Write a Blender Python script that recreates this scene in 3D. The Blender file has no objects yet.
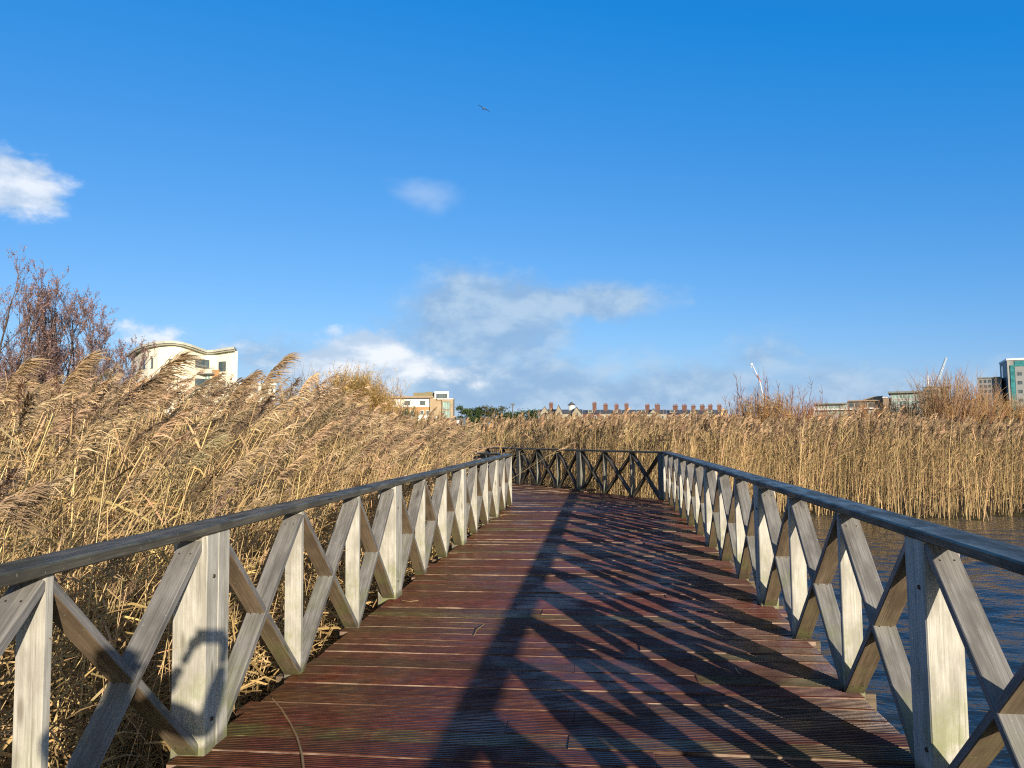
import bpy, bmesh, math, random
import numpy as np
from mathutils import Vector, Matrix

rng = np.random.default_rng(7)
random.seed(7)
R = math.radians
S = bpy.context.scene
COL = S.collection

# ------------------------------------------------------------------ camera
F_PX, PITCH, YAW, ROLL, CAM_H = 740.0, 0.0672, 0.1195, -0.0111, 1.6
cy, sy, cp, sp = math.cos(YAW), math.sin(YAW), math.cos(PITCH), math.sin(PITCH)
FW = Vector((-sy*cp, cy*cp, sp))
RT = Vector((cy, sy, 0))
UP = RT.cross(FW)
cr, sr = math.cos(ROLL), math.sin(ROLL)
RT2, UP2 = cr*RT + sr*UP, -sr*RT + cr*UP
cam_d = bpy.data.cameras.new('camera')
cam = bpy.data.objects.new('camera', cam_d); COL.objects.link(cam)
M3 = Matrix((RT2, UP2, -FW)).transposed()
cam.matrix_world = Matrix.Translation((0, 0, CAM_H)) @ M3.to_4x4()
cam_d.sensor_fit = 'HORIZONTAL'; cam_d.sensor_width = 36.0
cam_d.lens = F_PX/1024*36.0
cam_d.clip_start = 0.05; cam_d.clip_end = 6000
S.camera = cam

def ray(px, py):
    return FW + (px-512)/F_PX*RT2 - (py-384)/F_PX*UP2
def at(px, py, D):
    return Vector((0, 0, CAM_H)) + ray(px, py)*D
def hz(px): return 433.8 - (px-512)*0.0111
def pix(P):
    P = np.asarray(P, float) - np.array([0, 0, CAM_H])
    d = P @ np.array(FW)
    return 512+F_PX*(P @ np.array(RT2))/d, 384-F_PX*(P @ np.array(UP2))/d, d

GROUND = -0.6
WATER = -0.66

# ------------------------------------------------------------------ tagging
def tag(o, label=None, cat=None, group=None, kind=None):
    if label: o['label'] = label
    if cat: o['category'] = cat
    if group: o['group'] = group
    if kind: o['kind'] = kind
    return o
def empty(name, loc=(0, 0, 0), rz=0.0):
    o = bpy.data.objects.new(name, None); COL.objects.link(o)
    o.location = loc; o.rotation_euler = (0, 0, rz); o.empty_display_size = 0.2
    return o
def link_mesh(name, me, mats, parent=None):
    o = bpy.data.objects.new(name, me); COL.objects.link(o)
    for m in (mats if isinstance(mats, (list, tuple)) else [mats]): me.materials.append(m)
    if parent is not None: o.parent = parent
    return o

# ------------------------------------------------------------------ mesh builder
class MB:
    def __init__(s): s.v = []; s.f = []; s.m = []; s.uv = []; s.smooth = False
    def face(s, pts, uvs=None, mi=0):
        b = len(s.v); s.v += [tuple(p) for p in pts]
        s.f.append(tuple(range(b, b+len(pts)))); s.m.append(mi)
        s.uv += list(uvs) if uvs else [(p[0]+p[1], p[2]) for p in pts]
    def box(s, x0, x1, y0, y1, z0, z1, mi=0):
        c = [(x0,y0,z0),(x1,y0,z0),(x1,y1,z0),(x0,y1,z0),(x0,y0,z1),(x1,y0,z1),(x1,y1,z1),(x0,y1,z1)]
        for q in ((0,3,2,1),(4,5,6,7),(0,1,5,4),(1,2,6,5),(2,3,7,6),(3,0,4,7)):
            s.face([c[i] for i in q], mi=mi)
    def prism(s, poly, z0, z1, mi=0, cap_mi=None):
        n = len(poly); u = 0
        for i in range(n):
            a, b = poly[i], poly[(i+1) % n]; L = math.hypot(b[0]-a[0], b[1]-a[1])
            s.face([(a[0],a[1],z0),(b[0],b[1],z0),(b[0],b[1],z1),(a[0],a[1],z1)], [(u,z0),(u+L,z0),(u+L,z1),(u,z1)], mi)
            u += L
        s.face([(p[0],p[1],z1) for p in poly], mi=mi if cap_mi is None else cap_mi)
        s.face([(p[0],p[1],z0) for p in reversed(poly)], mi=mi if cap_mi is None else cap_mi)
    def beam(s, p0, p1, w, t, side, ch=0.004, mis=None, seed=0.0, bow=0.0, nseg=1):
        """timber p0->p1, w along `side`, t across; mis = material of (side+, top, side-, under)"""
        p0, p1 = Vector(p0), Vector(p1); ax = (p1-p0); L = ax.length; ax /= L
        sd = Vector(side); sd = (sd - ax*sd.dot(ax)).normalized(); up = sd.cross(ax).normalized()
        if up.z < 0: up = -up
        a, b = w/2, t/2
        prof = [(a,-b+ch),(a,b-ch),(a-ch,b),(-a+ch,b),(-a,b-ch),(-a,-b+ch),(-a+ch,-b),(a-ch,-b)]
        sidx = [0,1,1,1,2,3,3,3]
        mis = mis or (0,0,0,0)
        n = len(prof); rings = []
        for k in range(nseg+1):
            q = k/nseg
            c = p0 + ax*(L*q) + up*(bow*4*q*(1-q))
            rings.append([c + sd*x + up*y for x, y in prof])
        v0 = [seed*3.1]
        for i in range(n):
            j = (i+1) % n; v0.append(v0[-1]+math.hypot(prof[j][0]-prof[i][0], prof[j][1]-prof[i][1]))
        flip = sd.cross(up).dot(ax) < 0
        for k in range(nseg):
            u0, u1 = seed*7.7+L*k/nseg, seed*7.7+L*(k+1)/nseg
            for i in range(n):
                j = (i+1) % n
                pts = [rings[k][i], rings[k][j], rings[k+1][j], rings[k+1][i]]
                uv = [(u0,v0[i]),(u0,v0[i+1]),(u1,v0[i+1]),(u1,v0[i])]
                if flip: pts.reverse(); uv.reverse()
                s.face(pts, uv, mis[sidx[i]])
        for r, e in ((rings[0], 0), (rings[-1], 1)):
            pts = list(r) if (e == 1) != flip else list(reversed(r))
            s.face(pts, [(seed*7.7+x*0.2, y) for x, y in prof], mis[0])
    def tube(s, pts, rads, n=6, mi=0, cap=True):
        rings = []
        for k, p in enumerate(pts):
            p = Vector(p); a = Vector(pts[max(0, k-1)]); b = Vector(pts[min(len(pts)-1, k+1)])
            d = (b-a).normalized(); x = d.orthogonal().normalized()
            ref = Vector((0.31, 0.95, 0.05)); x = (ref-d*ref.dot(d))
            x = x.normalized() if x.length > 1e-3 else d.orthogonal().normalized()
            y = d.cross(x)
            rings.append([p+(x*math.cos(2*math.pi*i/n)+y*math.sin(2*math.pi*i/n))*rads[k] for i in range(n)])
        for k in range(len(rings)-1):
            for i in range(n):
                j = (i+1) % n
                s.face([rings[k][i], rings[k][j], rings[k+1][j], rings[k+1][i]], [(k,i),(k,i+1),(k+1,i+1),(k+1,i)], mi)
        if cap:
            s.face(list(reversed(rings[0])), mi=mi); s.face(rings[-1], mi=mi)
    def build(s, name, mats, parent=None, smooth=False, merge=False):
        me = bpy.data.meshes.new(name)
        me.from_pydata(s.v, [], s.f)
        uvl = me.uv_layers.new(name='UVMap')
        uvl.data.foreach_set('uv', np.array(s.uv, np.float32).ravel())
        me.polygons.foreach_set('material_index', np.array(s.m, np.int32))
        if merge:
            bm = bmesh.new(); bm.from_mesh(me); bmesh.ops.remove_doubles(bm, verts=bm.verts, dist=1e-4); bm.to_mesh(me); bm.free()
        if smooth:
            me.polygons.foreach_set('use_smooth', np.ones(len(me.polygons), bool))
        me.update()
        return link_mesh(name, me, mats, parent)

def np_mesh(name, V, Q, C, mat, parent=None):
    """fast quad mesh with a per-vertex colour"""
    me = bpy.data.meshes.new(name)
    me.vertices.add(len(V)); me.vertices.foreach_set('co', V.astype(np.float32).ravel())
    me.loops.add(Q.size); me.loops.foreach_set('vertex_index', Q.astype(np.int32).ravel())
    me.polygons.add(len(Q)); me.polygons.foreach_set('loop_start', np.arange(0, Q.size, 4, dtype=np.int32))
    ca = me.color_attributes.new('tint', 'FLOAT_COLOR', 'POINT')
    c4 = np.ones((len(V), 4), np.float32); c4[:, :3] = C
    ca.data.foreach_set('color', c4.ravel())
    me.update(calc_edges=True)
    return link_mesh(name, me, mat, parent)

# ------------------------------------------------------------------ materials
class NT:
    def __init__(s, name):
        s.mat = bpy.data.materials.new(name); s.mat.use_nodes = True
        s.t = s.mat.node_tree; s.N = s.t.nodes; s.L = s.t.links
        s.bsdf = s.N['Principled BSDF']; s.out = s.N['Material Output']
    def n(s, typ, ins=None, **kw):
        nd = s.N.new(typ)
        for k, v in kw.items(): setattr(nd, k, v)
        for k, v in (ins or {}).items(): s.put(nd.inputs[k], v)
        return nd
    def put(s, sock, v):
        if isinstance(v, bpy.types.NodeSocket): s.L.new(v, sock)
        elif isinstance(v, bpy.types.Node): s.L.new(v.outputs[0], sock)
        else: sock.default_value = v
    def ramp(s, fac, stops, interp='LINEAR'):
        nd = s.n('ShaderNodeValToRGB'); s.put(nd.inputs[0], fac); e = nd.color_ramp.elements
        nd.color_ramp.interpolation = interp
        while len(e) < len(stops): e.new(0.5)
        for i, (p, c) in enumerate(stops):
            e[i].position = p; e[i].color = (*c, 1) if len(c) == 3 else c
        return nd.outputs[0]
    def noise(s, vec, scale, detail=4, rough=0.55, dist=0.0):
        return s.n('ShaderNodeTexNoise', {'Vector': vec, 'Scale': scale, 'Detail': detail, 'Roughness': rough, 'Distortion': dist}).outputs[0]
    def mapv(s, vec, scale=(1,1,1), loc=(0,0,0)):
        return s.n('ShaderNodeMapping', {'Vector': vec, 'Scale': scale, 'Location': loc}).outputs[0]
    def mix(s, f, a, b, mode='MIX'):
        nd = s.n('ShaderNodeMix', data_type='RGBA', blend_type=mode)
        s.put(nd.inputs[0], f); s.put(nd.inputs[6], a); s.put(nd.inputs[7], b); return nd.outputs[2]
    def math(s, op, a, b=0.0, c=0.0, clamp=False):
        nd = s.n('ShaderNodeMath', operation=op, use_clamp=clamp)
        s.put(nd.inputs[0], a); s.put(nd.inputs[1], b); s.put(nd.inputs[2], c); return nd.outputs[0]
    def mr(s, v, a, b, c=0.0, d=1.0, smooth=True):
        nd = s.n('ShaderNodeMapRange', interpolation_type='SMOOTHSTEP' if smooth else 'LINEAR')
        for i, q in enumerate((v, a, b, c, d)): s.put(nd.inputs[i], q)
        return nd.outputs[0]
    def bump(s, h, strength=0.3, dist=0.01):
        nd = s.n('ShaderNodeBump', {'Height': h, 'Strength': strength, 'Distance': dist}); s.L.new(nd.outputs[0], s.bsdf.inputs['Normal'])
    def set(s, **kw):
        for k, v in kw.items(): s.put(s.bsdf.inputs[k.replace('_', ' ')], v)
        return s.mat

def wood(name, ca, cb, cc, rough=(0.55, 0.8), green=0.0, spec=0.4, knots=True, bumpk=0.5, greenc=(0.16,0.19,0.06)):
    t = NT(name); uv = t.n('ShaderNodeUVMap', uv_map='UVMap').outputs[0]
    geo = t.n('ShaderNodeNewGeometry'); pos = geo.outputs[0]
    grain = t.noise(t.mapv(uv, (1.6, 75, 1)), 1.0, 5, 0.6, 0.4)
    fine = t.noise(t.mapv(uv, (5, 330, 1)), 1.0, 3, 0.6)
    blot = t.noise(t.mapv(uv, (3.2, 9, 1)), 1.0, 4, 0.6)
    g = t.math('ADD', t.math('MULTIPLY', grain, 0.6), t.math('MULTIPLY', fine, 0.4))
    col = t.ramp(g, [(0.30, cb), (0.50, ca), (0.68, cc)])
    col = t.mix(t.mr(blot, 0.38, 0.66, 0.0, 0.75), col, (*cb, 1))
    stain = t.noise(t.mapv(uv, (0.9, 26, 1), (5, 3, 0)), 1.0, 5, 0.7)
    col = t.mix(t.mr(stain, 0.58, 0.70, 0.0, 0.6), col, (cb[0]*0.62, cb[1]*0.59, cb[2]*0.52, 1))
    crack = t.noise(t.mapv(uv, (1.0, 120, 1), (2, 7, 0)), 1.0, 2, 0.5)
    col = t.mix(t.mr(crack, 0.70, 0.74, 0.0, 0.7), col, (cb[0]*0.3, cb[1]*0.28, cb[2]*0.25, 1))
    if knots:
        vo = t.n('ShaderNodeTexVoronoi', {'Vector': t.mapv(uv, (2.1, 8.5, 1)), 'Scale': 1.0, 'Randomness': 1.0}).outputs[0]
        k = t.mr(vo, 0.05, 0.17, 1.0, 0.0)
        col = t.mix(t.math('MULTIPLY', k, 0.65), col, (cb[0]*0.45, cb[1]*0.4, cb[2]*0.35, 1))
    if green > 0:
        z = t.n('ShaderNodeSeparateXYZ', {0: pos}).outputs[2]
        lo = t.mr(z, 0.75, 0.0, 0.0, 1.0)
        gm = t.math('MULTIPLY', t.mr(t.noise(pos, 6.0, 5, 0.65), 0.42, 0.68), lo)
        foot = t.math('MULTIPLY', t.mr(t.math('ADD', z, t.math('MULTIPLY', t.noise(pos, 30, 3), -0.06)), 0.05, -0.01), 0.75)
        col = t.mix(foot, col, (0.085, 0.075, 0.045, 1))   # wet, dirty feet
        # lichen and algae grow near the wet deck
        col = t.mix(t.math('MULTIPLY', gm, green), col, (*greenc, 1))
    lic = t.mr(t.noise(pos, 55, 2, 0.5), 0.70, 0.76)
    col = t.mix(t.math('MULTIPLY', lic, 0.35), col, (0.5, 0.5, 0.42, 1))
    h = t.math('ADD', g, t.math('MULTIPLY', t.mr(grain, 0.30, 0.36), 0.5))
    t.bump(h, bumpk, 0.004)
    r = t.mr(blot, 0.3, 0.7, rough[0], rough[1])
    return t.set(Base_Color=col, Roughness=r, Specular_IOR_Level=spec)

def flat(name, c, rough=0.7, var=0.15, scale=1.5, metallic=0.0, spec=0.4):
    t = NT(name); pos = t.n('ShaderNodeTexCoord').outputs['Object']
    n = t.noise(pos, scale, 5, 0.6)
    col = t.ramp(n, [(0.25, tuple(x*(1-var) for x in c)), (0.75, tuple(min(1, x*(1+var)) for x in c))])
    t.bump(t.noise(pos, scale*9, 3), 0.15, 0.02)
    return t.set(Base_Color=col, Roughness=rough, Metallic=metallic, Specular_IOR_Level=spec)

def glass(name, c=(0.05,0.08,0.10), rough=0.08):
    t = NT(name); pos = t.n('ShaderNodeTexCoord').outputs['Object']
    n = t.noise(pos, 0.9, 2)
    return t.set(Base_Color=t.ramp(n, [(0.3, tuple(x*0.6 for x in c)), (0.7, tuple(x*1.5 for x in c))]), Roughness=rough, Specular_IOR_Level=0.7)

def brick(name, c1, c2, mortar):
    t = NT(name); uv = t.n('ShaderNodeUVMap', uv_map='UVMap').outputs[0]
    b = t.n('ShaderNodeTexBrick', {'Vector': uv, 'Color1': (*c1,1), 'Color2': (*c2,1), 'Mortar': (*mortar,1), 'Scale': 1.0,
        'Mortar Size': 0.012, 'Brick Width': 0.225, 'Row Height': 0.075})
    n = t.noise(uv, 0.7, 4)
    col = t.mix(t.mr(n, 0.35, 0.7, 0, 0.4), b.outputs[0], (c1[0]*0.6, c1[1]*0.6, c1[2]*0.6, 1))
    return t.set(Base_Color=col, Roughness=0.85, Specular_IOR_Level=0.2)

def plant_mat(name, trans=0.25, rough=0.75, gain=1.0):
    t = NT(name)
    a = t.n('ShaderNodeVertexColor', layer_name='tint').outputs[0]
    if gain != 1.0: a = t.mix(1.0, a, (gain, gain, gain, 1), 'MULTIPLY')
    t.set(Base_Color=a, Roughness=rough, Specular_IOR_Level=0.2)
    tr = t.n('ShaderNodeBsdfTranslucent', {'Color': a})
    mx = t.n('ShaderNodeMixShader', {0: trans, 1: t.bsdf.outputs[0], 2: tr.outputs[0]})
    t.L.new(mx.outputs[0], t.out.inputs[0])
    return t.mat

M = {}
M['post'] = wood('weathered_post_wood', (0.50,0.49,0.445), (0.29,0.28,0.245), (0.63,0.62,0.575), green=0.75, greenc=(0.22,0.25,0.09))
M['brace'] = wood('weathered_brace_wood', (0.22,0.217,0.212), (0.105,0.101,0.097), (0.35,0.346,0.34), (0.42,0.65), green=0.5)
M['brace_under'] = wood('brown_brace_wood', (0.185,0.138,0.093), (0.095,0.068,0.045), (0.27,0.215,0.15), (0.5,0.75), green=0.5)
M['rail'] = wood('dark_wet_rail_wood', (0.105,0.105,0.068), (0.028,0.029,0.020), (0.27,0.262,0.185), (0.32,0.60), spec=0.4, bumpk=0.9)
M['rail_side'] = wood('rail_edge_wood', (0.105,0.098,0.078), (0.04,0.037,0.030), (0.19,0.18,0.145), (0.5,0.75))
M['post_wet'] = wood('shaded_post_wood', (0.20,0.195,0.17), (0.10,0.098,0.085), (0.30,0.29,0.26), green=0.6)  # darker copy of the post wood, with the far railing's shade coloured in
M['brace_wet'] = wood('shaded_brace_wood', (0.062,0.058,0.052), (0.03,0.028,0.025), (0.11,0.10,0.09), (0.4,0.6))  # brace wood copy for the far end, shade put into its colour
M['screw'] = flat('screw_steel', (0.08,0.06,0.05), 0.5, metallic=0.6)
M['bearer'] = wood('bearer_wood', (0.16,0.12,0.08), (0.08,0.06,0.04), (0.25,0.19,0.13))

def deck_mat():
    t = NT('wet_deck_boards'); uv = t.n('ShaderNodeUVMap', uv_map='UVMap').outputs[0]
    at_ = t.n('ShaderNodeAttribute', attribute_name='board'); rnd = at_.outputs['Color']
    sx = t.n('ShaderNodeSeparateColor', {0: rnd})
    r1, r2, r3 = sx.outputs[0], sx.outputs[1], sx.outputs[2]
    pos = t.n('ShaderNodeNewGeometry').outputs[0]
    grain = t.noise(t.mapv(uv, (3.5, 60, 1)), 1.0, 5, 0.65, 0.5)
    fine = t.noise(t.mapv(uv, (14, 200, 1)), 1.0, 3, 0.6)
    mott = t.noise(t.mapv(uv, (9, 14, 1)), 1.0, 5, 0.7)
    g = t.math('ADD', t.math('ADD', t.math('MULTIPLY', grain, 0.38), t.math('MULTIPLY', fine, 0.27)), t.math('MULTIPLY', mott, 0.35))
    red = t.ramp(g, [(0.34, (0.014,0.0035,0.002)), (0.5, (0.090,0.019,0.011)), (0.62, (0.175,0.048,0.029)), (0.74, (0.26,0.11,0.075))])
    brn = t.ramp(g, [(0.34, (0.012,0.005,0.0025)), (0.5, (0.074,0.025,0.011)), (0.62, (0.15,0.060,0.029)), (0.74, (0.24,0.13,0.07))])
    col = t.mix(t.mr(r1, 0.45, 0.8), red, brn)
    col = t.mix(t.math('MULTIPLY', r2, 0.5), col, (0.030,0.014,0.011,1))
    # algae: whole boards and a strip along both edges of the walk
    wear = t.noise(pos, 2.6, 5, 0.65)
    px = t.n('ShaderNodeSeparateXYZ', {0: pos}).outputs[0]
    edge = t.mr(t.math('ADD', t.math('MULTIPLY', px, -1.0), t.math('MULTIPLY', wear, 0.9)), 1.1, 2.5)
    gm = t.math('ADD', t.math('MULTIPLY', t.mr(r3, 0.80, 0.90), 0.75), t.math('MULTIPLY', edge, 0.38))
    gm = t.math('MULTIPLY', gm, t.mr(wear, 0.30, 0.62), clamp=True)
    olive = t.ramp(g, [(0.34, (0.025,0.020,0.006)), (0.52, (0.085,0.070,0.022)), (0.70, (0.22,0.19,0.085))])
    col = t.mix(gm, col, olive)
    pale = t.mr(t.noise(t.mapv(uv, (2.5, 22, 1)), 1.0, 5, 0.7), 0.62, 0.74)
    col = t.mix(t.math('MULTIPLY', pale, 0.5), col, (0.24,0.155,0.115,1))
    t.bump(g, 0.55, 0.006)
    wet_shade = t.noise(pos, 1.1, 5, 0.6)
    r = t.math('ADD', t.mr(wet_shade, 0.38, 0.60, 0.22, 0.62), t.math('MULTIPLY', r2, 0.08))
    return t.set(Base_Color=col, Roughness=r, Specular_IOR_Level=0.30)
M['deck'] = deck_mat()
def edge_mat():
    t = NT('deck_board_edge'); uv = t.n('ShaderNodeUVMap', uv_map='UVMap').outputs[0]
    n = t.noise(t.mapv(uv, (2.2, 30, 1)), 1.0, 4, 0.65)
    c = t.ramp(n, [(0.34, (0.04,0.016,0.010)), (0.45, (0.13,0.07,0.05)), (0.58, (0.30,0.215,0.16)), (0.8, (0.52,0.42,0.33))])  # dry edges paled in streaks; the sunlit lines are partly in this colour
    return t.set(Base_Color=c, Roughness=0.6)
M['deck_edge'] = edge_mat()
M['groove'] = flat('groove_dirt', (0.018,0.010,0.008), 0.35, 0.5, 3)

def water_mat():
    t = NT('pond_water'); pos = t.n('ShaderNodeNewGeometry').outputs[0]
    a = t.noise(t.mapv(pos, (1.0, 2.3, 1)), 1.7, 3, 0.5, 0.3)
    b = t.noise(t.mapv(pos, (1.3, 2.6, 1), (3, 1, 0)), 5.5, 3, 0.5, 0.2)
    h = t.math('ADD', a, t.math('MULTIPLY', b, 0.42))
    t.bump(h, 1.0, 0.03)
    return t.set(Base_Color=(0.022,0.026,0.020,1), Roughness=0.04, IOR=1.33, Specular_IOR_Level=0.5)
M['water'] = water_mat()

def ground_mat():
    t = NT('marsh_ground'); pos = t.n('ShaderNodeNewGeometry').outputs[0]
    n = t.noise(pos, 0.9, 6, 0.65); n2 = t.noise(pos, 0.06, 4)
    c = t.ramp(n, [(0.3, (0.020,0.016,0.010)), (0.55, (0.055,0.042,0.022)), (0.75, (0.12,0.092,0.045))])
    c = t.mix(t.mr(n2, 0.45, 0.65, 0, 0.7), c, (0.075,0.075,0.028,1))
    t.bump(n, 0.6, 0.05)
    return t.set(Base_Color=c, Roughness=0.9, Specular_IOR_Level=0.2)
M['ground'] = ground_mat()
M['reed'] = plant_mat('dry_reed', 0.14)
M['twig'] = plant_mat('twigs', 0.05)
M['leaf'] = plant_mat('evergreen_foliage', 0.15)

# ------------------------------------------------------------------ light and sky
SUN = Vector((2.02, -3.72, 1.0)).normalized()          # towards the sun
el = math.asin(SUN.z); az = math.atan2(SUN.x, SUN.y)
ld = bpy.data.lights.new('sun', 'SUN'); ld.energy = 5.0; ld.angle = R(0.5); ld.color = (1.0, 0.86, 0.66)
lo = bpy.data.objects.new('sun', ld); COL.objects.link(lo); lo.location = (0, 0, 60)
lo.rotation_euler = SUN.to_track_quat('Z', 'Y').to_euler()

W = bpy.data.worlds.new('World'); S.world = W; W.use_nodes = True
wt = NT.__new__(NT); wt.t = W.node_tree; wt.N = wt.t.nodes; wt.L = wt.t.links
bg = wt.N['Background']
SKY_STRENGTH = 0.10
sky = wt.n('ShaderNodeTexSky', sky_type='NISHITA', sun_disc=False, sun_elevation=el, sun_rotation=az,
           altitude=0.0, air_density=1.0, dust_density=0.4, ozone_density=3.0)
gen = wt.n('ShaderNodeTexCoord').outputs['Generated']
sep = wt.n('ShaderNodeSeparateXYZ', {0: gen})
az_n = wt.math('ARCTAN2', sep.outputs[0], sep.outputs[1])
el_n = wt.math('ARCSINE', sep.outputs[2])
aev = wt.n('ShaderNodeCombineXYZ', {0: az_n, 1: el_n, 2: 0.0}).outputs[0]
def blob(px, py, rx, ry, amp=1.0):
    d = ray(px, py).normalized(); a, e = math.atan2(d.x, d.y), math.asin(d.z)
    v = wt.n('ShaderNodeVectorMath', {0: aev, 1: (a, e, 0)}, operation='SUBTRACT').outputs[0]
    v = wt.n('ShaderNodeVectorMath', {0: v, 1: (F_PX/rx, F_PX/ry, 0)}, operation='MULTIPLY').outputs[0]
    l = wt.n('ShaderNodeVectorMath', {0: v}, operation='LENGTH').outputs['Value']
    return wt.math('MULTIPLY', wt.math('SUBTRACT', 1.0, l), amp)
def union(bl):
    r = bl[0]
    for b in bl[1:]: r = wt.math('SMOOTH_MAX', r, b, 0.25)
    return r
wv = wt.mapv(gen, (1, 1, 1.7))
n1 = wt.noise(wv, 10, 8, 0.56, 0.2)
n2 = wt.noise(wv, 34, 6, 0.62)
n3 = wt.noise(wt.mapv(gen, (1, 1, 1.7), (0.014, 0.0, -0.030)), 10, 8, 0.56, 0.2)
puff = wt.math('ADD', wt.math('MULTIPLY', wt.math('SUBTRACT', n1, 0.5), 1.9), wt.math('MULTIPLY', wt.math('SUBTRACT', n2, 0.5), 0.7))
white = union([blob(8, 182, 52, 31), blob(362, 350, 62, 27, 1.1), blob(335, 364, 80, 24), blob(405, 366, 60, 22), blob(158, 338, 40, 16, 0.6), blob(230, 352, 60, 20, 0.5), blob(440, 376, 75, 22, 0.6), blob(300, 372, 80, 24, 0.5)])
grey = union([blob(480, 326, 120, 64, 1.15), blob(590, 303, 100, 24, 1.0), blob(470, 385, 210, 44, 1.0), blob(660, 392, 230, 36, 0.85),
              blob(250, 360, 130, 34, 0.6), blob(860, 396, 180, 26, 0.6), blob(480, 350, 60, 30, 0.6), blob(760, 360, 50, 26, 0.5)])
mw = wt.mr(wt.math('ADD', white, puff), 0.05, 0.62)
mg = wt.math('MULTIPLY', wt.mr(wt.math('MULTIPLY_ADD', puff, 0.75, grey), -0.10, 0.62), 0.90)
wisp = union([blob(424, 194, 50, 22), blob(436, 204, 26, 20, 0.8)])
mwisp = wt.math('MULTIPLY', wt.mr(wt.math('MULTIPLY_ADD', puff, 0.7, wisp), 0.05, 1.1), 0.38)
lit = wt.mr(wt.math('SUBTRACT', n1, n3), -0.12, 0.14)
cw = wt.mix(lit, (0.40, 0.50, 0.63, 1), (0.74, 0.76, 0.79, 1))
cg = wt.mix(lit, (0.225, 0.36, 0.545, 1), (0.36, 0.48, 0.62, 1))
# sky graded bluer than the model ahead; left plain elsewhere to deepen shade
skc = wt.n('ShaderNodeSeparateColor', {0: wt.mix(1.0, sky.outputs[0], (0.13, 0.13, 0.13, 1), 'MULTIPLY')})
GAIN = 0.76
def ch(i, a, b): return wt.math('MAXIMUM', wt.math('MULTIPLY_ADD', skc.outputs[i], a*GAIN, b*GAIN), 0.01)
sk2 = wt.n('ShaderNodeCombineColor', {0: ch(0, 0.90, -0.083), 1: ch(1, 0.76, 0.085), 2: ch(2, 0.62, 0.47)}).outputs[0]
fwd = wt.n('ShaderNodeVectorMath', {0: gen, 1: (-SUN.x/math.hypot(SUN.x, SUN.y), -SUN.y/math.hypot(SUN.x, SUN.y), 0)}, operation='DOT_PRODUCT').outputs['Value']
wgt = wt.math('MULTIPLY', wt.mr(fwd, -0.35, 0.30), wt.mr(el_n, 1.05, 0.62))
sk1 = wt.mix(1.0, sky.outputs[0], (0.095, 0.095, 0.095, 1), 'MULTIPLY')
sk = wt.mix(wgt, sk1, sk2)
c = wt.mix(mg, sk, cg)
c = wt.mix(mwisp, c, (0.46, 0.56, 0.70, 1))
c = wt.mix(wt.math('MULTIPLY', mw, 0.85), c, cw)
# the Background strength is the sky strength; colours above are divided by it
c = wt.mix(1.0, c, (1/SKY_STRENGTH, 1/SKY_STRENGTH, 1/SKY_STRENGTH, 1), 'MULTIPLY')
wt.put(bg.inputs[0], c); bg.inputs[1].default_value = SKY_STRENGTH

S.view_settings.view_transform = 'Standard'; S.view_settings.look = 'None'
S.view_settings.exposure = 0.4; S.view_settings.gamma = 1.0
S.cycles.max_bounces = 6; S.cycles.diffuse_bounces = 2; S.cycles.glossy_bounces = 3; S.cycles.transmission_bounces = 3
S.cycles.use_denoising = False; S.cycles.filter_width = 1.15
S.cycles.use_adaptive_sampling = False; S.cycles.sample_clamp_indirect = 3.0

# ------------------------------------------------------------------ layout of the walk
XL, XR = -2.025, 1.423
BAY = 1.181; Y0L, Y0R = 3.742, 3.690
TURN = R(35.0)
CR = Vector((XR, 17.85, 0)); CL = Vector((XL, Y0L+11*BAY+0.15, 0))
D2 = Vector((-math.sin(TURN), math.cos(TURN), 0)); N2 = Vector((math.cos(TURN), math.sin(TURN), 0))
LEG2 = 13.0

def walk_dist(x, y):
    """signed clearance from the two decks (negative = on the deck)"""
    x = np.asarray(x, float); y = np.asarray(y, float)
    d1 = np.maximum(np.maximum(XL-0.15-x, x-XR-0.2), np.maximum(y-18.0, -8-y))
    px_, py_ = x-CR.x, y-CR.y
    s_ = px_*D2.x+py_*D2.y; n_ = px_*N2.x+py_*N2.y
    d2 = np.maximum(np.maximum(n_-0.25, -3.62-n_), np.maximum(-2.0-s_, s_-LEG2))
    return np.minimum(d1, d2)
def pond(x, y):
    """>0 inside the open water on the right"""
    x = np.asarray(x, float); y = np.asarray(y, float)
    edge = 19.75+0.35*np.sin(x*1.3)+0.25*np.sin(x*3.1+1)+0.012*(x-5)**2*0.3
    edge = np.where(x < 3.6, edge-(3.6-x)*0.9, edge)
    return np.where(x > 1.5, edge-y, -5.0)

# ------------------------------------------------------------------ ground and water
def build_ground():
    rad = np.concatenate([np.linspace(0, 40, 61), np.geomspace(41, 3000, 36)])
    nt_ = 128; th = np.linspace(0, 2*math.pi, nt_, endpoint=False)
    rr, tt = np.meshgrid(rad, th, indexing='ij')
    x, y = rr*np.sin(tt), rr*np.cos(tt)
    inw = np.clip(pond(x, y)+0.3, 0, 1)*np.clip((60-np.hypot(x, y))/5, 0, 1)
    z = GROUND+0.04*np.sin(x*0.9)*np.cos(y*1.1)-1.0*inw
    z = np.where(walk_dist(x, y) < 0.3, np.minimum(z, GROUND-0.06), z)
    V = np.stack([x, y, z], -1).reshape(-1, 3)
    Q = []
    for i in range(len(rad)-1):
        for j in range(nt_):
            k = (j+1) % nt_
            Q.append((i*nt_+j, i*nt_+k, (i+1)*nt_+k, (i+1)*nt_+j))
    me = bpy.data.meshes.new('ground'); me.from_pydata(V.tolist(), [], [q[::-1] for q in Q]); me.update()
    o = link_mesh('ground', me, M['ground']); tag(o, kind='structure')
build_ground()
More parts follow.
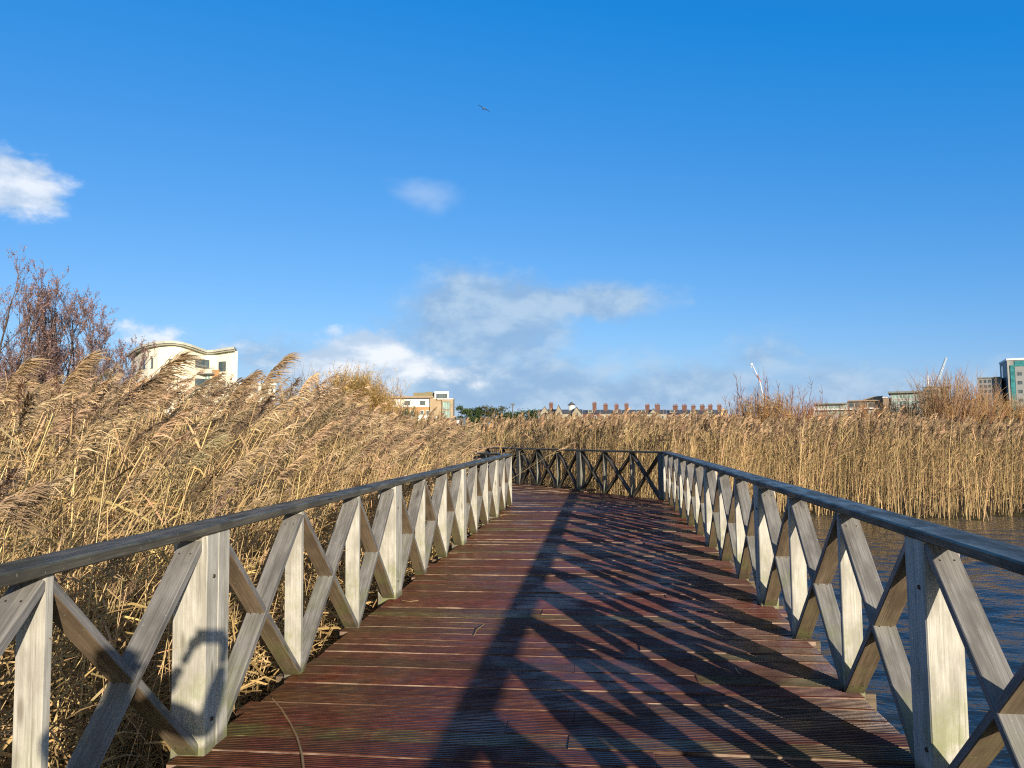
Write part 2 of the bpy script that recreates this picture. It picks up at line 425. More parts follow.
def build_water():
    xs = np.concatenate([np.arange(1.0, 13, 0.07), np.geomspace(13.07, 58, 60)])
    ys = np.concatenate([-np.geomspace(55, 0.3, 50), np.arange(0, 20.6, 0.07), np.linspace(20.7, 24, 8)])
    X, Y = np.meshgrid(xs, ys, indexing='ij'); Z = np.zeros_like(X)
    g = np.random.default_rng(12)
    for _ in range(26):
        lam = g.uniform(0.30, 1.15); a = g.normal(math.pi*0.42, 0.55); k = 2*math.pi/lam
        ph = k*(X*math.cos(a)+Y*math.sin(a))+g.uniform(0, 6.28)+0.9*np.sin(0.7*X*g.uniform(-1, 1)+0.8*Y*g.uniform(-1, 1))
        Z += 0.0062*lam**0.9*np.sin(ph)*(0.7+0.3*np.sin(0.5*X+0.31*Y+g.uniform(0, 6)))
    fade = np.clip((13.5-X)/1.5, 0, 1)*np.clip((Y+0.2)/1.0, 0, 1)*np.clip((21.0-Y)/0.6, 0, 1)*(0.45+0.55*np.clip((19.4-Y)/6, 0, 1))
    Z = WATER+Z*fade
    V = np.stack([X, Y, Z], -1).reshape(-1, 3); nx, ny = X.shape
    i, j = np.meshgrid(np.arange(nx-1), np.arange(ny-1), indexing='ij'); b = (i*ny+j).ravel()
    Q = np.stack([b, b+ny, b+ny+1, b+1], -1)
    o = np_mesh('water', V, Q, np.ones(3), M['water'])
    o.data.polygons.foreach_set('use_smooth', np.ones(len(Q), bool)); o.data.update()
    tag(o, kind='structure')
build_water()

# ------------------------------------------------------------------ boardwalk
def build_deck():
    v, f, mi, uv, bc = [], [], [], [], []
    def board(o, u, n, x0, x1, y0, y1, zt, grooved, tint, th=0.034):
        low = []
        """board lying across the walk: o origin, u across (length), n along the walk"""
        w = y1-y0; prof = [(y0, zt-th), (y0, zt-0.004), (y0+0.004, zt)]
        if grooved:
            ng = 7; p = (w-0.012)/ng
            for k in range(ng):
                a = y0+0.006+k*p
                low.append(len(prof)+1)
                prof += [(a+p*0.42, zt), (a+p*0.50, zt-0.006), (a+p*0.86, zt-0.006), (a+p*0.94, zt)]
        prof += [(y1-0.004, zt), (y1, zt-0.004), (y1, zt-th)]
        b = len(v); s0 = tint[0]*31.7+tint[1]*11.3
        # boards cup and twist: the near edge stands proud by a few millimetres here and there
        nx = max(1, int((x1-x0)/0.30)) if y0 < 14 else 1
        xs = [x0+(x1-x0)*k/nx for k in range(nx+1)]
        base_ = max(0.0, lift.gauss(0.0012, 0.0026))
        for xx in xs:
            up_ = max(0.0, base_+lift.gauss(0, 0.0024))
            for (yy, zz) in prof:
                q = o+u*xx+n*yy; v.append((q.x, q.y, zz+up_*(1-(yy-y0)/w)))
        m = len(prof)
        for k in range(nx):
            for i in range(m-1):
                c_ = b+k*m
                f.append((c_+i, c_+m+i, c_+m+i+1, c_+i+1)); mi.append(1 if i == 0 else (2 if i in low else 0))
                for (a, xx) in ((i, xs[k]), (i, xs[k+1]), (i+1, xs[k+1]), (i+1, xs[k])): uv.append((xx+s0, prof[a][0]-y0+s0))
                bc.append(tint)
        for e in (0, nx):
            r = list(range(b+e*m, b+e*m+m)); r = r if e == 0 else r[::-1]
            f.append(tuple(r)); mi.append(1); uv.extend([(s0, 0.01*i) for i in range(m)]); bc.append(tint)
    rg = random.Random(3); lift = random.Random(33)
    def run(o, u, n, xa, xb, ya, yb, lod_y):
        y = ya
        while y < yb:
            w = 0.165; y1 = y+w
            olive = rg.random() < 0.15
            cuts = [xa-(0.07 if rg.random() < 0.1 else 0.0)-rg.random()*0.012]
            j = rg.choice([None, -0.55, 0.25, -0.2, 0.6, None])
            if j is not None: cuts.append(j+rg.uniform(-0.02, 0.02))
            cuts.append(xb+rg.random()*0.015+(0.06 if rg.random() < 0.12 else 0))
            for k in range(len(cuts)-1):
                t3 = rg.random()*0.78
                if olive and rg.random() < 0.75: t3 = 0.95
                zt = rg.gauss(0, 0.0036)
                board(o, u, n, cuts[k]+0.0015, cuts[k+1]-0.0015, y, y1, zt, (rg.random() < 0.97) and y < lod_y, (rg.random(), rg.random(), t3))
            y = y1+0.009+abs(rg.gauss(0, 0.0025))
    X, Y = Vector((1,0,0)), Vector((0,1,0))
    run(Vector((0,0,0)), X, Y, XL-0.06, XR+0.10, -6.0, 15.6, 15)
    # the turn: boards keep their direction, trimmed by the far railing
    rg2 = random.Random(9)
    y = 15.62
    while y < 17.75+2.2:
        xb = XR+0.10 if y < 17.8 else XR+0.05-(y-17.8)*math.tan(TURN)
        xa = XL-0.06 if y < 16.85 else XL-0.06-(y-16.85)*math.tan(TURN)
        board(Vector((0,0,0)), X, Y, xa, xb, y, y+0.165, rg2.gauss(0,0.002), False, (rg2.random(), rg2.random(), rg2.random()*0.78))
        y += 0.174
    o2 = CR.copy()
    rg = random.Random(5)
    run(o2, N2, D2, -3.55, 0.08, 3.35, LEG2, 0)
    me = bpy.data.meshes.new('boardwalk'); me.from_pydata(v, [], f)
    me.uv_layers.new(name='UVMap').data.foreach_set('uv', np.array(uv, np.float32).ravel())
    me.polygons.foreach_set('material_index', np.array(mi, np.int32))
    a = me.attributes.new('board', 'FLOAT_COLOR', 'FACE')
    a.data.foreach_set('color', np.array([(*t, 1) for t in bc], np.float32).ravel())
    me.update()
    o = link_mesh('boardwalk', me, [M['deck'], M['deck_edge'], M['groove']]); tag(o, kind='structure')
    rg = random.Random(8)
    for k in range(-5, 13):
        y = Y0R+k*BAY
        m = MB(); m.beam((XL-0.22, y+0.12, -0.115), (XR+0.24, y+0.12, -0.115), 0.07, 0.15, (0,1,0), seed=rg.random()); m.build('bearer', M['bearer'], o)
        if k % 3 == 0:
            for x in (XL+0.3, XR-0.3):
                m = MB(); m.tube([(x, y+0.12, -1.7), (x, y+0.12, -0.19)], [0.09, 0.085], 10); m.build('pile', M['bearer'], o)
    return o
build_deck()

# ------------------------------------------------------------------ railings
RAIL_B, RAIL_T = 1.098, 0.046
rr_ = random.Random(21)
def railing(label, origin, dirv, inward, n_bays, first_main, start_k=0, screws_to=4, lo_bay=0, wet_shade='', fat=1.0):  # the suffix selects wood copies with shade in their colour
    """origin = inner plane at post number 0; posts at k*BAY along dirv for k in [lo_bay, n_bays]"""
    d = Vector(dirv).normalized(); inn = Vector(inward).normalized(); out = -inn
    root = empty('railing', origin+d*(lo_bay*BAY))
    tag(root, label, 'railing', 'timber railings along the boardwalk')
    off = origin+d*(lo_bay*BAY)
    def L(k, o, z): return d*(k*BAY)+out*o+Vector((0,0,z))+origin-off
    mains = [k for k in range(lo_bay, n_bays+1) if (k-first_main) % 3 == 0]
    for k in range(lo_bay, n_bays+1):
        j = rr_.uniform(-0.008, 0.008)
        m = MB()
        if k in mains:
            for dy, w in ((-0.054*fat, 0.160*fat), (0.054*fat, 0.154*fat)):
                p = d*dy
                m.beam(L(k, 0.085+j, -0.55)+p, L(k, 0.085+j, RAIL_B-0.003)+p, w, 0.104*fat, inn, 0.006, seed=rr_.random())
            o = m.build('post', M['post'+wet_shade], root); o['label'] = 'thick paired post'
            if k < 4:
                for zz in (0.16, 0.88):
                    c0 = L(k, 0.0835-0.080*fat+j, zz)-d*0.054; m = MB(); m.tube([c0, c0+inn*0.006], [0.011, 0.009], 10)
                    m.build('bolt', M['screw'], o)
        else:
            m.beam(L(k, 0.078+j, -0.28), L(k, 0.078+j, RAIL_B-0.003), 0.116, 0.044, inn, 0.004, seed=rr_.random())
            m.build('post', M['post'+wet_shade], root)
    for k in range(lo_bay, n_bays):
        ha = 0.110 if k in mains else 0.026; hb = 0.110 if k+1 in mains else 0.026
        for up in (0, 1):
            w = 0.120 if up else 0.115
            za, zb = (0.012, RAIL_B-0.035) if up else (RAIL_B-0.035, 0.012)
            zj = rr_.uniform(-0.008, 0.008)
            pa = L(k, 0.078, za+zj)+d*(ha-0.01); pb = L(k+1, 0.078, zb+zj)-d*(hb-0.01)
            m = MB()
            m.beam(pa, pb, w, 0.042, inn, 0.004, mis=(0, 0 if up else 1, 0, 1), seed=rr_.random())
            if k < screws_to:
                ax = (pb-pa).normalized(); upv = inn.cross(ax); upv = upv if upv.z > 0 else -upv
                sgn = 1 if (up == 1) == (d.y > 0) else 1
                for q in (0.06, 0.94, 0.485 if up else 0.06):
                    for s_ in (-0.03, 0.03):
                        for face_ in ((1,) if up else (-1,)):
                            c0 = pa.lerp(pb, q)+inn*s_+upv*(0.0213*face_)
                            m.tube([c0, c0+upv*face_*0.0012], [0.0045, 0.0045], 8, mi=2)
            m.build('brace', [M['brace'+wet_shade], M['brace_under' if not wet_shade else 'brace'+wet_shade], M['screw']], root)
    cuts = [lo_bay]+[k for k in mains if lo_bay < k < n_bays]+[n_bays]
    for a, b in zip(cuts[:-1], cuts[1:]):
        m = MB(); e0 = -0.10 if a == lo_bay else 0.0006; e1 = 0.10 if b == n_bays else -0.0006
        jz = rr_.uniform(-0.001, 0.001)
        m.beam(L(a, 0.085, RAIL_B+RAIL_T/2+jz)+d*e0, L(b, 0.085, RAIL_B+RAIL_T/2+rr_.uniform(-0.001,0.001))+d*e1, 0.19, RAIL_T, inn, 0.007,
               mis=(1, 0, 1, 1), seed=rr_.random(), bow=rr_.uniform(-0.004, 0.004), nseg=4)
        m.build('handrail', [M['rail'], M['rail_side']], root)
    return root
Yv = (0, 1, 0)
railing('weathered grey cross-braced timber railing along the reed side of the boardwalk', Vector((XL, Y0L, 0)), Yv, (1,0,0), 11, 0, lo_bay=-5, fat=1.15)
railing('cross-braced timber railing along the open water side, casting its shadow over the boards', Vector((XR, Y0R, 0)), Yv, (-1,0,0), 12, 0, lo_bay=-5)
railing('dark shaded cross-braced railing closing the far end of the boardwalk where it turns', CR+D2*0.10, D2, -N2, 11, 0, screws_to=0, wet_shade='_wet')
railing('short stretch of timber railing beyond the inner corner, half hidden by reeds', CL+D2*0.25, D2, N2, 6, 0, screws_to=0)

# ------------------------------------------------------------------ reeds
def strip(pts, wid, nrm_side):
    """flat ribbon along pts, returns verts, quads"""
    P = np.asarray(pts); s = np.asarray(nrm_side)
    V = np.empty((2*len(P), 3)); V[0::2] = P-s*np.asarray(wid)[:, None]/2; V[1::2] = P+s*np.asarray(wid)[:, None]/2
    Q = np.array([(2*i, 2*i+1, 2*i+3, 2*i+2) for i in range(len(P)-1)])
    return V, Q
def make_reed(rg, lod, plume=True, erect=False):
    """one reed of unit-ish height 2.6 m, wind towards +x; z up from 0"""
    Vs, Qs, Cs = [], [], []; nv = 0
    def add(V, Q, c):
        nonlocal nv
        Vs.append(V); Qs.append(Q+nv); nv += len(V)
        c = np.asarray(c, float)
        Cs.append(np.broadcast_to(c, (len(V), 3)) if c.ndim == 1 else c)
    H = 2.35
    straw = np.array([0.88, 0.665, 0.355])*rg.uniform(0.8, 1.12)
    r = 0.0066 if lod == 0 else (0.0055 if lod == 1 else 0.008)
    zs = np.linspace(0, H, 4 if lod < 2 else 3)
    ctr = np.stack([0.02*np.sin(zs*1.7+rg.uniform(0, 6)), 0.02*np.sin(zs*1.3+rg.uniform(0, 6)), zs], -1); ctr[:, :2] -= ctr[0, :2]
    ns = 3
    ring = np.array([(math.cos(a), math.sin(a), 0) for a in np.arange(ns)*2*math.pi/ns])
    V = (ctr[:, None, :]+ring[None]*(r*np.linspace(1.15, 0.55, len(zs)))[:, None, None]).reshape(-1, 3)
    Q = np.array([(i*ns+j, i*ns+(j+1) % ns, (i+1)*ns+(j+1) % ns, (i+1)*ns+j) for i in range(len(zs)-1) for j in range(ns)])
    add(V, Q, straw)
    # leaves: long dry blades blown to the lee side
    nl = (6, 6, 6)[lod]
    for k in range(nl):
        z = rg.uniform(0.35, H*0.93); a = rg.normal(0, 1.0)+(math.pi if rg.random() < 0.3 else 0)
        dr = np.array([math.cos(a), math.sin(a)]); Ln = rg.uniform(0.22, 0.50); e = rg.uniform(0.1, 1.2) if not erect else rg.uniform(1.0, 3.0)
        if erect: Ln *= 0.55
        t = np.linspace(0, 1, 4 if lod == 0 else 3)
        dro = rg.uniform(0.15, 0.75)
        P = np.stack([dr[0]*Ln*t, dr[1]*Ln*t, z+Ln*(e*t-dro*t*t)], -1)
        w = (0.016 if lod == 0 else 0.018 if lod == 1 else 0.024)*np.array([0.75, 1, 0.65, 0.06])[:len(t)] if len(t) == 4 else (0.018 if lod == 1 else 0.026)*np.array([0.8, 1, 0.08])
        tw = rg.uniform(0, math.pi); s = np.array([-dr[1]*math.cos(tw), dr[0]*math.cos(tw), math.sin(tw)])
        V, Q = strip(P, w, s)
        add(V, Q, np.array([0.71, 0.52, 0.275])*rg.uniform(0.6, 1.15)*np.array([1, rg.uniform(0.94, 1.06), rg.uniform(0.85, 1.1)]))
    # plume: a one-sided drooping panicle
    pl = rg.uniform(0.26, 0.40); nb = (110, 34, 15)[lod] if not erect else (0, 52, 24)[lod]
    if not plume: nb = 0
    pc = np.array([0.64, 0.485, 0.315])*rg.uniform(0.78, 1.18)
    top = ctr[-1]
    if erect: pc = pc*np.array([0.84, 0.81, 0.79])
    bendx = rg.uniform(0.35, 0.9) if not erect else rg.uniform(0.1, 0.4)
    def rach(t): return top+np.array([bendx*pl*t*t*0.9, 0, pl*t*(1-0.25*t)])
    for k in range(nb):
        t0 = rg.uniform(0, 1)**0.85; b0 = rach(t0)
        Ln = rg.uniform(0.09, 0.20)*(1.0-0.45*t0)*(1.0 if lod < 2 else 1.25)
        side = rg.normal(0, 0.38); e = rg.uniform(0.15, 1.1) if not erect else rg.uniform(0.9, 2.6)
        if erect: Ln *= 1.05
        d0 = np.array([rg.uniform(0.25, 1.0), side, e]); d0 /= np.linalg.norm(d0)
        n = 3 if lod == 0 else 2
        t = np.linspace(0, 1, n); droop = rg.uniform(0.25, 0.9)
        P = b0+d0[None]*Ln*t[:, None]; P[:, 2] -= droop*Ln*t*t; P[:, 0] += 0.25*Ln*t*t
        ww = (0.0085, 0.020, 0.042)[lod]
        w = ww*(np.array([0.4, 1.0, 0.25]) if n == 3 else np.array([1.0, 0.3]))
        s = rg.normal(0, 1, 3); s -= d0*s.dot(d0); s /= np.linalg.norm(s)
        V, Q = strip(P, w, s)
        f = rg.uniform(0.72, 1.25)
        add(V, Q, pc*f)
    return np.concatenate(Vs), np.concatenate(Qs), np.concatenate(Cs)

NVAR = 9
VAR = {l: [make_reed(rng, l) for _ in range(NVAR)] for l in (0, 1, 2)}
VAR['bare'] = [make_reed(rng, 0, False) for _ in range(NVAR)]
VAR['up'] = [make_reed(rng, 1, rng.random() < 0.8, True) for _ in range(NVAR)]
VAR['up2'] = [make_reed(rng, 2, True, True) for _ in range(NVAR)]
def scatter(name, pts, zbase, ztop, lean, leany, rot, lod, tintv, parent=None, flat_w=None):
    """tile reed variants: lean = horizontal tip offset per metre"""
    Vs, Qs, Cs = [], [], []; nv = 0
    n = len(pts); vi = rng.integers(0, NVAR, n)
    for k in range(NVAR):
        ids = np.nonzero(vi == k)[0]
        if len(ids) == 0: continue
        V, Q, C = VAR[lod][k]
        Hh = V[:, 2].max()
        sz = ((ztop[ids]-zbase[ids])/Hh)
        c, s = np.cos(rot[ids])[:, None], np.sin(rot[ids])[:, None]
        sc = np.clip(sz, 0.6, 1.1)[:, None]
        x = (V[None, :, 0]*c-V[None, :, 1]*s)*sc; y = (V[None, :, 0]*s+V[None, :, 1]*c)*sc
        z = V[None, :, 2]*sz[:, None]
        zz = z/2.5
        bx = lean[ids][:, None]*2.5*(0.65*zz+0.35*zz*zz); by = leany[ids][:, None]*2.5*(0.65*zz+0.35*zz*zz)
        P = np.stack([x+bx+pts[ids, 0][:, None], y+by+pts[ids, 1][:, None], z*(1-0.25*np.minimum(1, np.hypot(lean[ids], leany[ids])**2))[:, None]+zbase[ids][:, None]], -1)
        Vs.append(P.reshape(-1, 3))
        Qs.append((Q[None]+(np.arange(len(ids))*len(V))[:, None, None]+nv).reshape(-1, 4)); nv += len(ids)*len(V)
        Cs.append((C[None]*tintv[ids][:, None, :]).reshape(-1, 3))
    return np.concatenate(Vs), np.concatenate(Qs), np.concatenate(Cs)
def sample(xa, xb, ya, yb, dens):
    n = int((xb-xa)*(yb-ya)*dens)
    return np.stack([rng.uniform(xa, xb, n), rng.uniform(ya, yb, n)], -1)
def clump(p):   # low-frequency unevenness, 0..1
    return 0.5+0.25*np.sin(p[:, 0]*1.1+0.7*np.sin(p[:, 1]*0.6))+0.25*np.sin(p[:, 1]*0.9+1.3*np.sin(p[:, 0]*0.5+1))
SKY_X = np.array([-200, 0, 60, 110, 150, 180, 215, 250, 290, 320, 350, 390, 430, 470, 520, 600, 700, 800, 860, 900, 960, 1024, 1300])
SKY_Y = np.array([366, 366, 364, 370, 374, 362, 374, 372, 368, 386, 402, 414, 419, 420, 416, 416, 417, 420, 415, 414, 420, 421, 420])

def bed(name, label, regions):
    Va, Qa, Ca = [], [], []; nv = 0
    for (xa, xb, ya, yb, dens, lod, dlo, dhi, cond) in regions:
        p = sample(xa, xb, ya, yb, dens)
        q = np.column_stack([p, np.zeros(len(p))]); px_, py_, d = pix(q)
        keep = (d > dlo) & (d <= dhi) & (px_ > -420) & (px_ < 1210) & (walk_dist(p[:, 0], p[:, 1]) > 0.22) & (pond(p[:, 0], p[:, 1]) < 0) & cond(p[:, 0], p[:, 1])
        # keep the wedge between the left rail and the inner corner low enough to see the far rail
        p, px_, d = p[keep], px_[keep], d[keep]
        n = len(p)
        if n == 0: continue
        left = (p[:, 0] < -2) & (p[:, 1] < 17)
        lean = np.where(left, rng.normal(0.40, 0.30, n), rng.normal(0.07, 0.09, n))
        leany = rng.normal(0.03, 0.24, n)*np.where(left, 1, 0.5)
        wild = rng.random(n) < np.where(left, 0.36 if lod == 'bare' else 0.05, 0.06)
        lean = np.where(wild, rng.uniform(-1.1, 1.6, n), lean); leany = np.where(wild, rng.normal(0, 0.5, n), leany)
        zb = np.full(n, GROUND-0.05)
        # natural height, under the skyline the bed has
        tippx = px_+lean*2.4*F_PX/d
        cap = CAM_H+(hz(tippx)-np.interp(tippx, SKY_X, SKY_Y))*d/F_PX
        nat = np.where(left, 2.62, 2.30)+0.30*clump(p)+rng.normal(0, 0.14, n)
        zt = np.minimum(nat, cap+rng.normal(0.02, 0.035, n)*np.minimum(d/8, 1.6))-np.abs(rng.normal(0, 0.16, n))
        zt = np.where(left, zt, zt+0.34*(clump(p*2.3)-0.62)+rng.normal(0, 0.10, n))
        zt = np.where(rng.random(n) < (0.12 if lod == 0 else 0.30), zt*rng.uniform(0.55, 0.95, n), zt)
        zt = np.where((rng.random(n) < 0.07) & (lod not in ('bare',)), zt+rng.uniform(0.05, 0.26, n), zt)
        if lod == 'bare': zt = zt-rng.uniform(0.05, 0.9, n)
        # beside the walk: trampled and short, and never over the boards
        wd = walk_dist(p[:, 0], p[:, 1])
        zt = np.where(left, np.minimum(zt, 0.75+wd*0.95+rng.normal(0, 0.15, n)), zt)
        wedge = (p[:, 0] < -2) & (d > 9) & (d < 27) & (px_ > 466) & (px_ < 530)
        zt = np.where(wedge, np.minimum(zt, 0.35), zt); lean = np.where(wedge | ((px_ > 430) & (px_ <= 466) & (d > 9) & (d < 27)), np.minimum(lean, 0.08), lean)
        tipmax = np.maximum(0.0, (wd-0.12))/np.maximum(zt-zb, 0.3)
        lean = np.where(left, np.minimum(lean, tipmax*0.8), lean)
        right_near = (p[:, 0] > -6) & (p[:, 1] > 16)
        leany = np.where(right_near & (wd < 1.5), np.maximum(leany, -0.02), leany)
        lean = np.where(right_near & (wd < 1.5), np.abs(lean), lean)
        tv = np.ones((n, 3))*np.where(left, rng.uniform(0.45, 1.15, n), rng.uniform(0.36, 1.15, n))[:, None]
        tv *= np.array([1.0, 0.965, 0.94])
        tv *= np.array([1, 1, 1])+rng.normal(0, 0.035, (n, 3))
        V, Q, C = scatter(name, p, zb, zt, lean, leany, rng.normal(0.0, 0.75, n), lod, tv)
        Va.append(V); Qa.append(Q+nv); Ca.append(C); nv += len(V)
    V, Q, C = np.concatenate(Va), np.concatenate(Qa), np.concatenate(Ca)
    o = np_mesh(name, V, Q, C, M['reed']); tag(o, label, 'reeds', kind='stuff')
    print(name, len(Q))
    return o
LEFT = lambda x, y: (x < -2.1) & (y < 17.2)
FAR = lambda x, y: ~((x < -2.1) & (y < 17.2))
bed('reed_bed', 'tall dry golden reeds leaning over beside the left railing',
    [(-16, -2.2, -0.5, 13, 8, 0, 0.8, 11, LEFT), (-16, -2.2, -0.5, 13, 36, 'bare', 0.8, 11, LEFT), (-26, -2.2, 4, 17.2, 13, 1, 11, 20, LEFT), (-26, -2.2, 4, 17.2, 20, 'bare', 11, 20, LEFT), (-40, -2.2, 4, 17.2, 7, 2, 20, 45, LEFT)])
RIGHTB = lambda x, y: FAR(x, y) & (x > 2.4)
MIDB = lambda x, y: FAR(x, y) & (x <= 2.4)
bed('reed_bed', 'dry reeds standing along the far edge of the open water on the right',
    [(2, 24, 16, 24.0, 30, 'up', 0, 60, RIGHTB), (2, 32, 24, 34, 8, 'up2', 0, 60, RIGHTB), (2, 40, 34, 46, 3, 'up2', 0, 80, RIGHTB)])
bed('reed_bed', 'pale brown reeds filling the view behind the far railing',
    [(-9, 3, 16, 27, 30, 'up', 0, 28, MIDB), (-22, 3, 17, 34, 10, 'up2', 24, 60, MIDB), (-34, 3, 34, 46, 3, 'up2', 0, 80, MIDB)])

# fallen stems and litter between the left railing and the standing reeds
def litter():
    Va, Qa, Ca = [], [], []; nv = 0
    n = 5200
    x = -2.25-np.abs(rng.normal(0, 1.5, n)); y = rng.uniform(0.3, 15.5, n)
    for i in range(n):
        L_ = rng.uniform(0.25, 1.1); a = rng.uniform(0, 2*math.pi); e = rng.normal(0.12, 0.34)
        z0 = rng.uniform(-0.55, 0.05)+min(0.8, (-2.2-x[i])*0.38)*rng.random()
        d = np.array([math.cos(a)*math.cos(e), math.sin(a)*math.cos(e), math.sin(e)])
        t = np.linspace(0, 1, 3); P = np.array([x[i], y[i], z0])+d*L_*t[:, None]
        P[:, 2] -= rng.uniform(0, 0.5)*L_*t*t; P[:, 2] = np.maximum(P[:, 2], -0.6)
        P[:, 0] = np.minimum(P[:, 0], -2.21)
        s = np.cross(d, rng.normal(0, 1, 3)); s /= np.linalg.norm(s)
        w = rng.choice([0.006, 0.012, 0.018])*np.array([1, 1, 0.3])
        V, Q = strip(P, w, s); Va.append(V); Qa.append(Q+nv); nv += len(V)
        c = np.array([0.62, 0.43, 0.19])*rng.uniform(0.35, 1.15); Ca.append(np.broadcast_to(c, (len(V), 3)))
    o = np_mesh('reed_litter', np.concatenate(Va), np.concatenate(Qa), np.concatenate(Ca), M['reed'])
    tag(o, 'fallen broken reed stems and leaves below the left railing', 'reed litter', kind='stuff')
litter()

# single tall reeds that stand clear of the bed
def tall_reed(px, py_tip, D, lean, label, seed, n_plume=190, size=1.0):
    tip = at(px, py_tip, D); root = empty('reed', (0, 0, 0))
    H = tip.z-GROUND
    base = Vector((tip.x-lean*H-0.25*size, tip.y, GROUND)); root.location = base
    g = np.random.default_rng(seed)
    hs = H-0.34*size
    P = [Vector((lean*hs*(0.65*t+0.35*t*t), 0.03*math.sin(3*t), hs*t)) for t in np.linspace(0, 1, 7)]
    m = MB(); m.tube(P, list(np.linspace(0.0065, 0.003, 7)), 5)
    st = m.build('stem', M_straw, root, smooth=True)
    Va, Qa, Ca = [], [], []; nv = 0
    top = np.array(P[-1]); pl = 0.42*size
    for k in range(n_plume):
        t0 = g.uniform(0, 1)**0.8; b0 = top+np.array([lean*pl*t0+0.35*pl*t0*t0, 0, pl*t0*(1-0.2*t0)])
        L_ = g.uniform(0.12, 0.26)*(1-0.4*t0)*size
        d = np.array([g.uniform(0.35, 1.1), g.normal(0, 0.28), g.uniform(0.1, 0.9)]); d /= np.linalg.norm(d)
        t = np.linspace(0, 1, 4); Q_ = b0+d*L_*t[:, None]; Q_[:, 2] -= g.uniform(0.2, 0.7)*L_*t*t; Q_[:, 0] += 0.3*L_*t*t
        s = g.normal(0, 1, 3); s -= d*s.dot(d); s /= np.linalg.norm(s)
        V, Q = strip(Q_, 0.0085*np.array([0.3, 1, 0.8, 0.15]), s)
        Va.append(V); Qa.append(Q+nv); nv += len(V); Ca.append(np.broadcast_to(np.array([0.48, 0.345, 0.205])*g.uniform(0.7, 1.25), (len(V), 3)))
    np_mesh('plume', np.concatenate(Va), np.concatenate(Qa), np.concatenate(Ca), M['reed'], root)
    for k in range(5):
        t0 = g.uniform(0.3, 0.9); b0 = np.array([lean*hs*(0.65*t0+0.35*t0*t0), 0, hs*t0]); L_ = g.uniform(0.3, 0.5)
        sg = 1 if g.random() < 0.75 else -1
        t = np.linspace(0, 1, 6); d = np.array([sg*g.uniform(0.6, 1), g.normal(0, 0.4), g.uniform(0.1, 0.8)]); d /= np.linalg.norm(d)
        Q_ = b0+d*L_*t[:, None]; Q_[:, 2] -= g.uniform(0.3, 0.7)*L_*t*t
        s = np.cross(d, (0.2, 0.3, 1)); s /= np.linalg.norm(s)
        V, Q = strip(Q_, 0.015*np.array([0.6, 1, 1, 0.8, 0.5, 0.05]), s)
        np_mesh('leaf', V, Q, np.broadcast_to(np.array([0.46, 0.33, 0.15])*g.uniform(0.7, 1.1), (len(V), 3)), M['reed'], root)
    tag(root, label, 'reed', 'tall reeds rising above the reed bed')
M_straw = flat('straw_stem', (0.48, 0.34, 0.16), 0.6, 0.2, 8)
tall_reed(296, 357, 7.0, 0.24, 'tall reed with a ragged plume against the sky, right of the cream building', 1, size=1.15)
tall_reed(262, 372, 7.4, 0.45, 'reed with a thin bent plume just beyond the right end of the cream building roof', 2, size=0.9)
tall_reed(192, 356, 6.2, 0.42, 'big bushy reed plume standing in front of the cream curved building', 3, 320, size=1.4)
tall_reed(100, 356, 7.0, 0.30, 'pale broad reed plume in front of the bare purple-brown trees', 4, 300, size=1.25)
tall_reed(40, 360, 6.5, 0.18, 'upright reed plume at the left edge under the bare trees', 5, 260, size=1.2)

# ------------------------------------------------------------------ trees and shrubs
class Twigs:
    """thin tapered 3-sided twigs collected into one mesh"""
    def __init__(s): s.V = []; s.Q = []; s.C = []; s.n = 0
    def seg(s, P, r, col, ns=3):
        P = np.asarray(P); m = len(P); d = P[-1]-P[0]; d = d/(np.linalg.norm(d)+1e-9)
        a = np.cross(d, (0.3, 0.8, 0.52)); a /= np.linalg.norm(a); b = np.cross(d, a)
        ang = np.arange(ns)*2*math.pi/ns
        ring = np.cos(ang)[:, None]*a+np.sin(ang)[:, None]*b
        V = (P[:, None]+ring[None]*np.asarray(r)[:, None, None]).reshape(-1, 3)
        Q = np.array([(i*ns+j, i*ns+(j+1) % ns, (i+1)*ns+(j+1) % ns, (i+1)*ns+j) for i in range(m-1) for j in range(ns)])
        s.V.append(V); s.Q.append(Q+s.n); s.n += len(V); s.C.append(np.broadcast_to(np.asarray(col, float), (len(V), 3)))
    def quad(s, c, sz, col, g):
        a = g.normal(0, 1, 3); a /= np.linalg.norm(a); b = np.cross(a, g.normal(0, 1, 3)); b /= np.linalg.norm(b)
        V = np.array([c-a*sz, c-b*sz*0.6, c+a*sz, c+b*sz*0.6])
        s.V.append(V); s.Q.append(np.array([[0, 1, 2, 3]])+s.n); s.n += 4; s.C.append(np.broadcast_to(np.asarray(col, float), (4, 3)))
    def mesh(s, name, mat, parent): return np_mesh(name, np.concatenate(s.V), np.concatenate(s.Q), np.concatenate(s.C), mat, parent)

